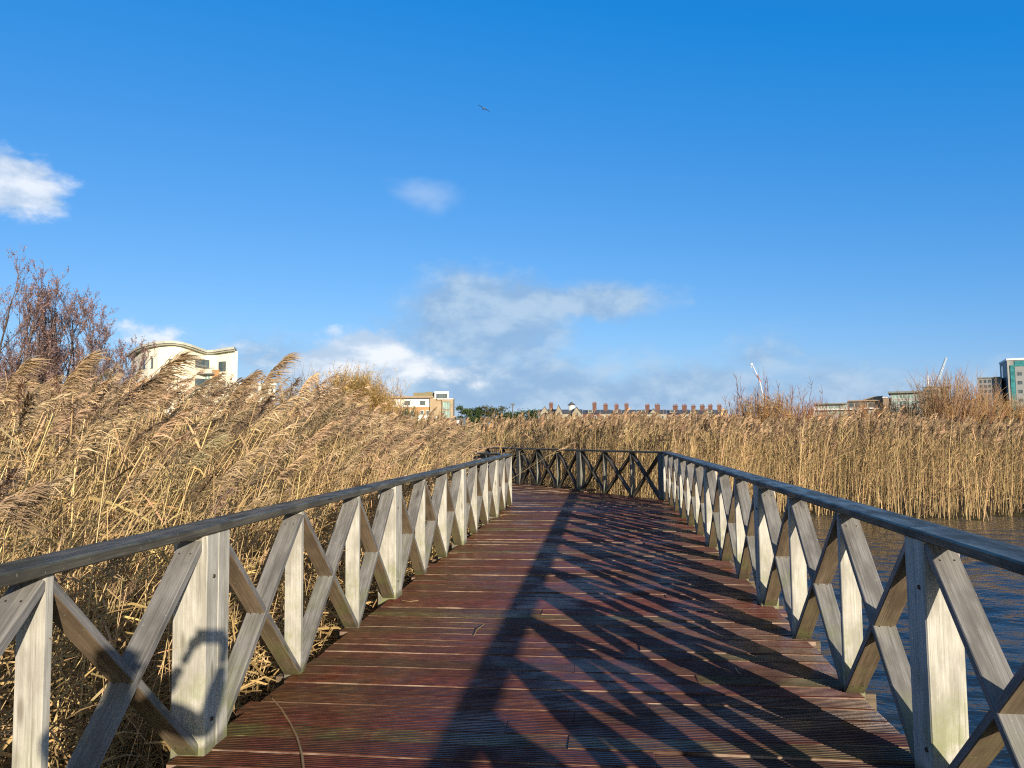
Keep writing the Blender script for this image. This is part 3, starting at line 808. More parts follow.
def alder(px, py_top, D, spread, label, seed, stems=3):
    g = np.random.default_rng(seed)
    tip = at(px, py_top, D); root = empty('tree', (tip.x, tip.y, GROUND)); H = tip.z-GROUND
    bark = np.array([0.14, 0.11, 0.10]); twc = np.array([0.22, 0.15, 0.14])
    T = Twigs(); K = Twigs()
    def grow(p, d, L_, r, lvl):
        n = 5; pts = [p]; dd = d.copy()
        for i in range(n):
            dd = dd+g.normal(0, 0.10, 3)+np.array([0, 0, 0.05]); dd /= np.linalg.norm(dd); pts.append(pts[-1]+dd*L_/n)
        pts = np.array(pts); rr = np.maximum(np.linspace(r, r*0.35, n+1), 0.0045)
        (T if lvl == 0 else K).seg(pts, rr, (bark if lvl < 2 else twc)*g.uniform(0.8, 1.2), 5 if lvl == 0 else 3)
        if lvl >= 3:
            for k in range(5):      # catkins, cones and buds
                q = pts[g.integers(1, n+1)]+g.normal(0, 0.035, 3)
                K.quad(q, g.uniform(0.014, 0.032), np.array([0.27, 0.175, 0.16])*g.uniform(0.55, 1.5), g)
            return
        nb = (13, 7, 5)[lvl]
        for k in range(nb):
            t = g.uniform(0.26 if lvl == 0 else 0.25, 1.0); i = min(n-1, int(t*n)); q = pts[i]+(pts[i+1]-pts[i])*(t*n-i)
            a = g.uniform(0, 2*math.pi); up_ = g.uniform(0.7, 1.5)
            e = np.array([math.cos(a), math.sin(a), up_]); e = e/np.linalg.norm(e)*0.75+dd*0.45; e /= np.linalg.norm(e)
            grow(q, e, L_*g.uniform(0.26, 0.42)*(1.15-0.55*t if lvl == 0 else 1.0), r*(0.42 if lvl == 0 else 0.5)*(1.1-0.5*t), lvl+1)
    for k in range(stems):
        a = g.uniform(0, 2*math.pi); s_ = spread*g.uniform(0.3, 1.0)
        d = np.array([math.cos(a)*s_, math.sin(a)*s_, 1.0]); d /= np.linalg.norm(d)
        grow(np.array([math.cos(a)*0.25, math.sin(a)*0.25, 0.0]), d, H*(g.uniform(0.62, 0.84) if k else 0.85), 0.052*H/7, 0)
    T.mesh('trunk', M['twig'], root); K.mesh('crown', M['twig'], root)
    tag(root, label, 'tree', 'bare trees behind the left reeds')
alder(38, 272, 24, 0.13, 'tallest bare purple-brown tree, second from the left edge', 111, 8)
alder(84, 284, 25, 0.15, 'bare purple-brown tree just left of the cream building, its crown open to the sky', 128, 8)
alder(0, 270, 24, 0.16, 'bare twiggy tree cut off by the left edge of the view', 133, 8)
alder(112, 335, 26, 0.16, 'small low bare tree whose twigs reach in front of the cream building', 144, 5)

def shrub(px0, px1, py_top, D, label, seed, cols, n=420, whips=0, whip_top=None, spread=0.30, leafy=0, name='shrub', group='shrubs beyond the reeds', fuzz=1.0, py_base=None):
    """a many-stemmed bush: upright fine stems, each forking into twigs"""
    g = np.random.default_rng(seed); pc = (px0+px1)/2
    tip = at(pc, py_top, D); root = empty(name, (tip.x, tip.y, GROUND)); H = tip.z-GROUND
    Wd = (px1-px0)*D/F_PX; St, K = Twigs(), Twigs(); cols = [np.array(c) for c in cols]
    rx = np.array([RT.x, RT.y, 0]); ry = np.array([-RT.y, RT.x, 0])
    for i in range(n):
        u = g.uniform(-1, 1); w_ = g.uniform(-0.6, 0.6)
        base = rx*(u*Wd*0.32)+ry*(w_*Wd*0.30); base[2] = 0
        env = math.sqrt(max(0.05, 1-(u*0.92)**2))
        h = H*env*(1.0-0.5*g.random()**1.8)
        d = rx*(u*spread*Wd/H+g.normal(0, 0.14))+ry*g.normal(0, 0.18)+np.array([0, 0, 1.0])
        t = np.linspace(0, 1, 4)
        P = base+np.stack([d[0]*h*t**1.2, d[1]*h*t**1.2, h*t], -1)+g.normal(0, 0.02, (4, 3))*t[:, None]
        c = cols[g.integers(0, len(cols))]*g.uniform(1.15, 1.9); r0 = 0.0135*fuzz*D/38
        (St if i % 7 == 0 else K).seg(P, r0*np.array([1.2, 0.9, 0.6, 0.25]), c)
        for k in range(11):
            q = P[0]+(P[-1]-P[0])*g.uniform(0.45, 1.0); e = g.normal(0, 0.33, 3)+np.array([0, 0, 0.9])
            e *= h*g.uniform(0.10, 0.24)/np.linalg.norm(e)
            K.seg([q, q+e*0.6, q+e], r0*np.array([0.6, 0.5, 0.2]), c*g.uniform(0.8, 1.2))
            for l in range(leafy):
                K.quad(q+e*g.uniform(0.2, 1)+g.normal(0, 0.05, 3), g.uniform(0.02, 0.05)*D/38, c*g.uniform(0.8, 1.4), g)
    if whips:
        tw = at(pc, whip_top, D).z-GROUND
        for i in range(whips):
            u = g.uniform(-1, 1); base = rx*(u*Wd*0.42)+ry*g.normal(0, 0.4); base[2] = H*0.3
            h = tw*g.uniform(0.62, 1.0)*(1-0.18*abs(u))-base[2]
            d = rx*(u*0.10+g.normal(0, 0.06))+ry*g.normal(0, 0.08)+np.array([0, 0, 1.0])
            t = np.linspace(0, 1, 5); P = base+d[None]*h*t[:, None]+g.normal(0, 0.02, (5, 3))*t[:, None]
            c = np.array([0.25, 0.115, 0.075])*g.uniform(0.75, 1.25); r0 = 0.017*D/38
            St.seg(P, r0*np.array([1.3, 1.1, 0.9, 0.6, 0.25]), c)
            for k in range(13):
                q = P[0]+(P[-1]-P[0])*g.uniform(0.3, 0.98); e = g.normal(0, 0.38, 3)+np.array([0, 0, 1.0])
                e *= g.uniform(0.15, 0.5)/np.linalg.norm(e); K.seg([q, q+e*0.6, q+e], r0*np.array([0.55, 0.45, 0.2]), c*g.uniform(0.85, 1.2))
    St.mesh('stems', M['twig'], root); K.mesh('crown', M['twig'], root)
    tag(root, label, 'shrub', group)
OR = [(0.34,0.20,0.085), (0.30,0.17,0.08), (0.36,0.24,0.10)]
RD = [(0.26,0.12,0.07), (0.30,0.15,0.075), (0.22,0.11,0.07)]
TN = [(0.37,0.25,0.13), (0.33,0.22,0.12), (0.31,0.18,0.10)]
YL = [(0.33,0.225,0.085), (0.29,0.19,0.075), (0.25,0.175,0.07)]
shrub(318, 386, 381, 33, 'rounded yellow-brown bush above the reeds, left of the apartment block', 31, YL, 1300, leafy=6)
shrub(286, 330, 380, 36, 'grey bare twiggy bush at the left side of the yellow-brown one', 32, [(0.20,0.165,0.14), (0.17,0.14,0.12)], 110)
shrub(372, 402, 388, 40, 'thin reddish twigs between the yellow-brown bush and the apartment block', 33, [(0.28,0.17,0.11)], 110)
shrub(388, 416, 407, 44, 'dark olive green bush in front of the apartment block', 34, [(0.10,0.105,0.045), (0.075,0.085,0.035)], 240, leafy=3)
shrub(420, 446, 417, 48, 'low russet brown bush below the apartment block tower', 35, [(0.17,0.095,0.06), (0.14,0.09,0.06)], 200, leafy=1)
shrub(724, 802, 397, 36, 'orange bush with the tallest bare red whips, beneath the leaning crane jib', 36, OR, 520, whips=38, whip_top=362, leafy=1)
shrub(788, 836, 405, 37, 'low reddish brown bush beside the orange one with whips', 37, RD, 300, whips=8, whip_top=385)
shrub(842, 884, 406, 38, 'low red-brown bush in front of the long white office block', 38, RD+OR, 300, whips=7, whip_top=384)
shrub(884, 934, 403, 38, 'tawny bush in front of the flat-roofed pale office block', 39, TN, 360, whips=5, whip_top=386)
shrub(920, 972, 377, 36, 'tall feathery tawny bush beneath the long thin crane jib', 40, TN, 360, whips=12, whip_top=370)
shrub(962, 994, 388, 36, 'upright pinkish brown bush in front of the grey block', 41, TN+TN+RD, 260, whips=6, whip_top=378)
shrub(980, 1050, 402, 37, 'yellow-orange bush below the teal glass tower', 42, OR+YL, 460, leafy=1)
shrub(-60, 60, 372, 30, 'dark brown scrub under the bare trees at the left edge', 43, [(0.13,0.085,0.05), (0.16,0.10,0.06), (0.10,0.085,0.04)], 420, leafy=1)
shrub(40, 130, 384, 30, 'brown scrub between the bare trees and the cream building', 44, [(0.15,0.10,0.05), (0.12,0.09,0.04), (0.13,0.12,0.04)], 420, leafy=1)

def conifer(px, py_top, wpx, D, label, seed, col):
    g = np.random.default_rng(seed); tip = at(px, py_top, D); root = empty('evergreen_tree', (tip.x, tip.y, GROUND)); H = tip.z-GROUND; Wd = wpx*D/F_PX
    m = MB(); m.tube([(0,0,0), (0.1,0,H*0.5), (0,0,H*0.9)], [0.22, 0.15, 0.05], 6); m.build('trunk', flat_bark, root)
    K = Twigs(); col = np.array(col)
    cl = [np.array([g.normal(0, Wd*0.24), g.normal(0, Wd*0.24), H*g.uniform(0.10, 0.93)]) for _ in range(40)]
    for c in cl:
        rad = Wd*0.22*(1.25-0.6*c[2]/H)
        for k in range(60):
            q = c+g.normal(0, 1, 3)*np.array([rad, rad, rad*0.6]); K.quad(q, g.uniform(0.12, 0.30), col*g.uniform(0.55, 1.5), g)
    K.mesh('crown', M['leaf'], root)
    tag(root, label, 'tree', 'evergreen trees on the skyline')
flat_bark = flat('bark', (0.11, 0.08, 0.06), 0.9)
for i, (px, py, w, lab, c) in enumerate([
    (461, 404, 12, 'dark evergreen tree nearest the apartment block on the skyline', (0.055,0.085,0.030)),
    (471, 407, 12, 'low dark green tree second to the right of the apartment block', (0.065,0.10,0.03)),
    (479, 404.5, 10, 'narrow dark tree third to the right of the apartment block', (0.045,0.075,0.030)),
    (490, 404.5, 15, 'rounded grey-green tree in the middle of the skyline row, broadest of them', (0.105,0.105,0.055)),
    (500, 406, 13, 'olive rounded tree just left of the lamp post on the skyline', (0.09,0.10,0.05)),
    (509, 409, 12, 'low green tree at the foot of the lamp post on the skyline', (0.065,0.10,0.03)),
    (520, 409.5, 14, 'low spreading green tree just right of the lamp post', (0.06,0.095,0.03)),
    (532, 409, 13, 'low dark green tree beside the left gable of the brick terrace', (0.055,0.09,0.03))]):
    conifer(px, py, w, 190, lab, 60+i, c)

# ------------------------------------------------------------------ buildings (local x right, y away, z up from the ground)
M['cream'] = flat('cream_render', (0.86,0.83,0.68), 0.85, 0.05, 0.4)
M['white'] = flat('white_render', (0.80,0.79,0.75), 0.8, 0.05, 0.5)
M['pale_roof'] = flat('pale_roof', (0.50,0.50,0.44), 0.6, 0.1, 0.6)
M['fascia'] = flat('zinc_roof', (0.22,0.24,0.22), 0.45, 0.15, 0.6)
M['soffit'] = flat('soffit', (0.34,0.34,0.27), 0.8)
M['frame'] = flat('dark_frame', (0.10,0.11,0.11), 0.5)
M['wframe'] = flat('white_frame', (0.72,0.73,0.72), 0.5)
M['glass'] = glass('window_glass'); M['teal'] = glass('teal_glass', (0.03,0.20,0.22), 0.12)
M['pale_glass'] = glass('pale_glass', (0.22,0.33,0.30), 0.15)
M['obrick'] = brick('orange_brick', (0.55,0.27,0.09), (0.48,0.23,0.08), (0.45,0.36,0.25))
M['bbrick'] = brick('buff_brick', (0.45,0.33,0.19), (0.40,0.29,0.17), (0.42,0.36,0.28))
M['rbrick'] = brick('red_brick', (0.17,0.060,0.043), (0.13,0.05,0.04), (0.20,0.16,0.14))
M['slate'] = flat('slate_roof', (0.105,0.11,0.12), 0.55, 0.25, 1.2)
M['stone'] = flat('pale_stone', (0.33,0.29,0.225), 0.85, 0.2, 0.8)
M['olive'] = flat('olive_cladding', (0.22,0.19,0.11), 0.8)
M['grey'] = flat('grey_cladding', (0.27,0.28,0.29), 0.6, 0.1, 0.4)
M['lgrey'] = flat('light_grey_cladding', (0.36,0.36,0.345), 0.6, 0.1, 0.4)
M['brown'] = flat('brown_cladding', (0.33,0.25,0.18), 0.7, 0.15, 0.4)
M['navy'] = flat('blue_grey_steel', (0.055,0.075,0.09), 0.5)
M['redp'] = flat('red_paint', (0.36,0.12,0.09), 0.5); M['whitep'] = flat('white_paint', (0.78,0.78,0.76), 0.45)
M['pot'] = flat('terracotta', (0.22,0.095,0.06), 0.8)

class Bld:
    def __init__(s, name, pxc, D, turn=0.0):
        a = math.atan((pxc-512)/F_PX)
        s.D = D; s.pxc = pxc; s.k = D/F_PX*math.cos(a); s.rz = YAW-a+turn
        b = at(pxc, hz(pxc), D); s.root = empty(name, (b.x, b.y, GROUND), s.rz)
    def x(s, px): return (px-s.pxc)*s.k
    def z(s, py, dy=0.0, px=None): return (hz(px or s.pxc)-py)*(s.D+dy)/F_PX+CAM_H-GROUND
    def window(s, x0, x1, z0, z1, y=0.0, frame='frame', pane='glass', bars=1, tf=0.07, nrm=None, hbars=0):
        """frame with a pane set back; face looks to -y (or placed by a frame of axes)"""
        m = MB(); w = tf
        m.box(x0, x1, y-0.06, y+0.10, z0, z0+w); m.box(x0, x1, y-0.06, y+0.10, z1-w, z1)
        m.box(x0, x0+w, y-0.06, y+0.10, z0+w, z1-w); m.box(x1-w, x1, y-0.06, y+0.10, z0+w, z1-w)
        for i in range(1, bars+1):
            xc = x0+(x1-x0)*i/(bars+1); m.box(xc-w/2, xc+w/2, y-0.05, y+0.09, z0+w, z1-w)
        fr = m.build('window', M[frame], s.root)
        p = MB(); p.box(x0+w*0.5, x1-w*0.5, y-0.015, y+0.03, z0+w*0.5, z1-w*0.5); p.build('pane', M[pane], fr)
        return fr
    def part(s, name, mat, fn):
        m = MB(); fn(m); return m.build(name, mat if not isinstance(mat, str) else M[mat], s.root)

def cream_building():
    B = Bld('apartment_building', 182, 112); ROOF = 16.6
    pts = [(129,352.5),(134,348.5),(143,344.4),(154,342),(165,341),(174,341),(183,342.3),(192,344.8),(200,347.8),(207,350.3),(213,350),(220,348.8),(228,347.6),(234,347)]
    plan = []; zr = []
    for px, py in pts:
        d = (ROOF+GROUND-CAM_H)*F_PX/(hz(px)-py)
        d = 112+0.40*(d-112); zr.append((hz(px)-py)*d/F_PX+CAM_H-GROUND)
        w = Vector((0,0,CAM_H))+ray(px, py)*d
        q = Matrix.Rotation(-B.rz, 3, 'Z') @ (w-B.root.location); plan.append((q.x, q.y))
    off = 0.9
    def inset(pl, o):
        r = []
        for i, p in enumerate(pl):
            a = pl[max(0, i-1)]; b = pl[min(len(pl)-1, i+1)]; t = Vector((b[0]-a[0], b[1]-a[1])).normalized()
            r.append((p[0]-t.y*o, p[1]+t.x*o))
        return r
    fac = inset(plan, off)
    back = [(plan[-1][0]+0.6, plan[-1][1]+3), (plan[-1][0]-1.5, plan[-1][1]+13), (plan[0][0]+2, plan[0][1]+9), (plan[0][0]-0.8, plan[0][1]+3.5)]
    bi = [(back[0][0]-off, back[0][1]), (back[1][0]-off, back[1][1]-off), (back[2][0]+off, back[2][1]-off), (back[3][0]+off, back[3][1])]
    zb_ = [zr[-1], zr[-1], zr[0], zr[0]]; zt_ = zr+zb_
    def slab(m, poly, lo, hi):
        n = len(poly); u = 0
        Lo = [(p[0], p[1], 0 if lo is None else z+lo) for p, z in zip(poly, zt_)]; Hi = [(p[0], p[1], z+hi) for p, z in zip(poly, zt_)]
        for i in range(n):
            j = (i+1) % n; m.face([Lo[i], Lo[j], Hi[j], Hi[i]])
        nf = n-4                      # strips across the roof, front edge to back edge
        bk = [tuple(np.array(b)*(1-t)+np.array(c)*t) for b, c in ((poly[nf+2], poly[nf+1]),) for t in np.linspace(0, 1, nf)]
        for P, q in ((Hi, hi), (Lo, lo)):
            if q is None: continue
            B_ = [(b[0], b[1], zr[0]*(1-t)+zr[-1]*t+q) for b, t in zip(bk, np.linspace(0, 1, nf))]
            for i in range(nf-1):
                f_ = [P[i], P[i+1], B_[i+1], B_[i]]; m.face(f_ if q == hi else f_[::-1])
            for f_ in ([P[nf-1], P[nf], P[nf+1]], [P[0], P[nf+2], P[nf+3]]): m.face(f_ if q == hi else f_[::-1])
    B.part('wall', 'cream', lambda m: slab(m, fac+bi, None, -0.58))
    B.part('roof', 'pale_roof', lambda m: slab(m, plan+back, -0.36, 0.0))
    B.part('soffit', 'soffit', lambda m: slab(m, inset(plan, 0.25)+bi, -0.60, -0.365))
    # openings follow the curved wall
    def opening(px0, px1, py0, py1, pane='glass', drop=0.0, frame='frame', bars=1):
        def hit(px):
            best = None
            for i in range(len(fac)-1):
                a, b = fac[i], fac[i+1]
                loc = B.root.location
                def pxof(q):
                    wq = Matrix.Rotation(B.rz, 3, 'Z') @ Vector((q[0], q[1], 8)); wq = wq+loc
                    return pix(np.array([[*wq]]))[0][0], pix(np.array([[*wq]]))[2][0]
                pa, pb = pxof(a)[0], pxof(b)[0]
                if min(pa, pb) <= px <= max(pa, pb):
                    t = (px-pa)/(pb-pa); q = (a[0]+(b[0]-a[0])*t, a[1]+(b[1]-a[1])*t); return q, pxof(q)[1]
            q = fac[-1] if px > 200 else fac[0]; return q, pxof(q)[1]
        (q0, d0), (q1, d1) = hit(px0), hit(px1); d = (d0+d1)/2
        z0 = (hz(px0)-py1)*d/F_PX+CAM_H-GROUND-drop; z1 = (hz(px0)-py0)*d/F_PX+CAM_H-GROUND-drop
        e = empty('tmp'); t = Vector((q1[0]-q0[0], q1[1]-q0[1])); L_ = t.length; bpy.data.objects.remove(e)
        ang = math.atan2(t.y, t.x); m = MB(); w = 0.08
        m.box(0, L_, -0.12, 0.12, 0, w); m.box(0, L_, -0.12, 0.12, z1-z0-w, z1-z0); m.box(0, w, -0.12, 0.12, w, z1-z0-w); m.box(L_-w, L_, -0.12, 0.12, w, z1-z0-w)
        for i in range(1, bars+1): m.box(L_*i/(bars+1)-w/2, L_*i/(bars+1)+w/2, -0.11, 0.11, w, z1-z0-w)
        o = m.build('window', M[frame], B.root); o.location = (q0[0], q0[1], z0); o.rotation_euler = (0, 0, ang)
        p = MB(); p.box(w/2, L_-w/2, -0.07, 0.05, w/2, z1-z0-w/2); p.build('pane', M[pane], o)
        return q0, ang, L_, z0, z1
    for drop in (0, 3.0, 6.0):
        opening(142.5, 152.5, 358.5, 369, drop=drop); opening(194.5, 208.5, 359.5, 367.5, drop=drop, bars=2); opening(218.5, 225.5, 361.5, 371.5, drop=drop)
        opening(168, 178, 359, 368, drop=drop)
    for (a, b, p0, p1) in ((204, 210.5, 374.5, 382),):
        opening(a, b, p0, p1, pane='pale_glass', frame='wframe')
    q0, ang, L_, z0, z1 = opening(212.5, 218.5, 371, 381, pane='pale_glass')
    m = MB(); m.box(-0.1, L_+0.15, -0.17, 0.0, -0.2, z1-z0+0.2); o = m.build('brick_panel', M['obrick'], B.root); o.location = (q0[0], q0[1], z0); o.rotation_euler = (0, 0, ang)
    # balcony
    i = 9; bq = fac[i]
    B.part('balcony', 'frame', lambda m: (m.box(bq[0]-1.2, bq[0]+1.4, bq[1]-1.5, bq[1]-0.2, B.z(370)-0.4, B.z(370)-0.2),
        [m.box(bq[0]-1.2+0.16*k, bq[0]-1.16+0.16*k, bq[1]-1.5, bq[1]-1.46, B.z(370)-0.2, B.z(370)+0.85) for k in range(17)],
        m.box(bq[0]-1.2, bq[0]+1.4, bq[1]-1.52, bq[1]-1.44, B.z(370)+0.85, B.z(370)+0.92)))
    tag(B.root, 'cream curved apartment building with a wavy overhanging roof, at the left', 'building')
    # lower neighbour
    B2 = Bld('low_building', 256, 124)
    B2.part('wall', 'cream', lambda m: m.box(B2.x(238), B2.x(275), 0, 9, 0, B2.z(385)))
    B2.part('roof', 'wframe', lambda m: m.box(B2.x(237), B2.x(276), -0.4, 9.4, B2.z(385)+0.003, B2.z(383)))
    for px in (242, 252, 262): B2.window(B2.x(px), B2.x(px+6), B2.z(394), B2.z(386), 0)
    tag(B2.root, 'low cream building with a white roof edge, right of the curved building', 'building')
cream_building()

def block_b():
    B = Bld('apartment_block', 415, 150); x, z = B.x, B.z
    B.part('upper_wall', 'white', lambda m: m.box(x(372), x(436), 0, 11, z(407), z(398)))
    B.part('middle_wall', 'obrick', lambda m: m.box(x(372), x(436), 0.01, 11, z(415.5), z(407)-0.003))
    B.part('lower_wall', 'white', lambda m: m.box(x(372), x(437), -0.25, 11, 0, z(415.5)-0.003))
    B.part('roof', 'brown', lambda m: m.box(x(371), x(433.5), -0.9, 11.5, z(398)+0.003, z(396.2)))
    for a in (390.5, 404.5, 420):
        B.window(x(a), x(a+5.6), z(405.2), z(400.8), 0)
    for a, b in ((393, 396), (404, 407.5), (410.5, 413.5), (420, 424), (426, 430)):
        B.window(x(a), x(b), z(415), z(410.3), 0.01, frame='wframe', bars=0)
    B.part('balcony', 'whitep', lambda m: (m.box(x(400), x(437.3), -1.3, -0.26, z(421), z(420.2)), m.box(x(400), x(437.3), -1.34, -1.28, z(420.2)+0.002, z(416.8))))
    B.part('side_wall', 'bbrick', lambda m: m.box(x(430), x(441.8), -0.6, 10, 0, z(398.6)))
    B.part('penthouse', 'olive', lambda m: (m.box(x(413.5), x(435), 3, 10, z(398.6)+0.1, z(391.8)), m.box(x(426), x(433), 4, 8, z(391.8)+0.002, z(390.6))))
    B.part('penthouse', 'whitep', lambda m: m.box(x(435)+0.005, x(449.5), 1.5, 9, z(399.7)+0.01, z(390.9)))
    B.window(x(436.6), x(448.2), z(399.2), z(393.2), 1.5, bars=3)
    B.part('tower', 'bbrick', lambda m: m.box(x(441.8)+0.005, x(453), -1.0, 9, 0, z(399.8)))
    B.part('cornice', 'whitep', lambda m: m.box(x(437), x(453.6), -1.3, 9.2, z(399.8)+0.002, z(399.0)))
    B.window(x(442.6), x(450.6), z(410), z(401.8), -1.0, bars=2, pane='pale_glass'); B.window(x(442.6), x(450.6), z(418.5), z(411), -1.0, bars=2, pane='pale_glass')
    B.part('stair_wall', 'navy', lambda m: m.box(x(453)+0.005, x(455.2), 0.5, 8, 0, z(398)))
    tag(B.root, 'white and orange brick apartment block with a taller glazed corner tower', 'building')
    C = Bld('site_cabin', 455, 118); x, z = C.x, C.z
    C.part('body', 'navy', lambda m: (m.box(x(446), x(466), 0, 3.0, 0, z(418.8)), [m.box(x(446)+0.25*k, x(446)+0.25*k+0.08, -0.04, 0.0, 0.1, z(419.2)) for k in range(1, 12)]))
    C.part('roof', 'navy', lambda m: m.box(x(445.6), x(466.4), -0.1, 3.1, z(418.8)+0.002, z(418.3)))
    C.window(x(450.5), x(452.5), z(424), z(421), -0.03, frame='wframe', bars=0)
    C.part('sign', 'whitep', lambda m: m.box(x(456.5), x(460), -0.10, -0.05, z(423.4), z(420.5)))
    C.part('door', 'redp', lambda m: m.box(x(454.4), x(456.2), -0.09, -0.03, 0.1, z(421)))
    tag(C.root, 'small dark steel cabin at the foot of the apartment block tower', 'cabin')
    L_ = Bld('lamp_post', 513, 170); x, z = L_.x, L_.z
    L_.part('pole', 'frame', lambda m: m.tube([(0,0,0), (0,0,z(404))], [0.16, 0.12], 8))
    L_.part('lamp_head', 'frame', lambda m: m.box(-0.45, 0.45, -0.3, 0.3, z(405.2), z(403.6)))
    tag(L_.root, 'dark lamp post standing among the green skyline trees', 'lamp post')
block_b()

def terrace():
    D = 235
    ch = [551.5, 572, 595, 606, 617, 627, 648, 658, 676, 685, 694, 703, 711, 720]
    edges = [539.5, 562, 583]+[600.5, 611.5, 622, 637, 653, 667, 680.5, 689.5, 698.5, 707, 715.5, 728]
    looks = ['stone house with a pointed gable at the left end of the terrace', 'terrace house with a grey turret-like cap and a stone gable', 'terrace house with a pale dormer and a stout chimney, right of the turret one',
             'terrace house fourth from the left end of the row', 'terrace house fifth from the left end of the row', 'terrace house sixth from the left end of the row, before the gap in the chimneys',
             'wide low-roofed terrace house at the gap between the chimneys', 'terrace house with a stone gable and dark chimney, right of the gap', 'terrace house with a plain slate roof, ninth from the left end',
             'terrace house tenth from the left end of the row', 'terrace house fourth from the right end of the row', 'terrace house third from the right end of the row', 'terrace house second from the right end of the row', 'last terrace house, partly behind the red twigs at the right end']
    rg = random.Random(4)
    for i in range(14):
        pc = (edges[i]+edges[i+1])/2; B = Bld('terraced_house', pc, D); x, z = B.x, B.z
        x0, x1 = x(edges[i])+0.01, x(edges[i+1])-0.01; ridge = z(409.3+0.1*(i % 3)-(0.35 if i < 2 else 0)); eav = z(413.6)
        B.part('wall', 'stone' if i < 2 or i == 7 else ('rbrick' if i % 3 else 'stone'), lambda m: m.box(x0, x1, 0, 8, 0, eav))
        def rf(m):
            e = 0.35
            A = [(x0,-e,eav+0.002),(x1,-e,eav+0.002),(x1,4,ridge),(x0,4,ridge)]; Bq = [(x0,4,ridge),(x1,4,ridge),(x1,8+e,eav+0.002),(x0,8+e,eav+0.002)]
            m.face(A); m.face(Bq); m.face([A[0],A[3],Bq[3]]); m.face([A[1],Bq[2],A[2]]); m.face([A[0],Bq[3],Bq[2],A[1]])
        roof = B.part('roof', 'slate', rf)
        # chimney with pots on the ridge
        c = x(ch[i]); w = 0.6 if i == 0 else rg.uniform(0.62, 0.8); top = z((402.8, 402.6, 402.6, 404, 404.5, 403.6, 404.6, 404.2, 405, 404.8, 405.4, 405, 404.8, 405)[i])
        if i != 1:
            m = MB(); m.box(c-w, c+w, 3.1, 4.9, ridge-1.2, top-0.35); m.box(c-w-0.12, c+w+0.12, 3.0, 5.0, top-0.348, top-0.1)
            st = m.build('chimney', M['rbrick'], roof)
            m = MB()
            for q in (-0.5, 0, 0.5): m.tube([(c+q*w*1.2, 4, top-0.1), (c+q*w*1.2, 4, top+0.45)], [0.15, 0.12], 8)
            m.build('chimney_pot', M['pot'], roof)
        else:
            m = MB(); m.tube([(c, 3.6, ridge-1.2), (c, 3.6, top-0.7)], [1.0, 1.0], 8); m.build('turret', M['white'], roof)
            m = MB(); m.tube([(c, 3.6, top-0.69), (c, 3.6, top-0.3), (c, 3.6, top+0.4)], [1.5, 1.0, 0.1], 8); m.build('turret_roof', M['slate'], roof)
        # front gables, dormers
        def gable(px, hw, ypeak, mat):
            gx = x(px); zp = z(ypeak); m = MB(); yb = -0.9
            m.face([(gx-hw,yb,0),(gx+hw,yb,0),(gx+hw,yb,eav),(gx,yb,zp),(gx-hw,yb,eav)])
            m.face([(gx-hw,yb,0),(gx-hw,yb,eav),(gx-hw,2,eav),(gx-hw,2,0)]); m.face([(gx+hw,yb,0),(gx+hw,2,0),(gx+hw,2,eav),(gx+hw,yb,eav)])
            o = m.build('gable', M[mat], B.root)
            m = MB()
            for s_ in (-1, 1):
                a = [(gx+s_*(hw+0.25),yb-0.25,eav-0.25),(gx,yb-0.25,zp+0.12),(gx,4,zp+0.12),(gx+s_*(hw+0.25),4,eav-0.25)]
                m.face(a if s_ < 0 else a[::-1]); m.face([(p[0],p[1],p[2]+0.14) for p in (a[::-1] if s_ < 0 else a)])
                m.face([a[0], a[1], (a[1][0],a[1][1],a[1][2]+0.14), (a[0][0],a[0][1],a[0][2]+0.14)])
            m.build('gable_roof', M['slate'], o)
            w_ = MB(); w_.box(gx-0.45, gx+0.45, yb-0.05, yb+0.02, eav-1.5, eav+0.2); w_.build('window', M['glass'], o)
        if i == 0: gable(545, 1.5, 406.9, 'stone'); gable(559, 1.2, 405.6, 'stone')
        elif i == 1: gable(577, 1.4, 407.4, 'stone')
        elif i == 7: gable(654, 1.3, 409, 'stone')
        elif i % 2 == 0:
            gx = x(pc-1); m = MB(); m.box(gx-0.8, gx+0.8, 0.4, 3, eav+0.3, eav+1.1); o = m.build('dormer', M['stone'], roof)
            m = MB(); m.box(gx-0.5, gx+0.5, 0.34, 0.42, eav+0.5, eav+1.05); m.build('window', M['glass'], o)
        for q in (0.28, 0.72):
            xc = x0+(x1-x0)*q; B.window(xc-0.4, xc+0.4, eav-2.2, eav-0.6, 0, frame='wframe', bars=0)
        tag(B.root, looks[i], 'house', 'terraced houses on the skyline')
terrace()

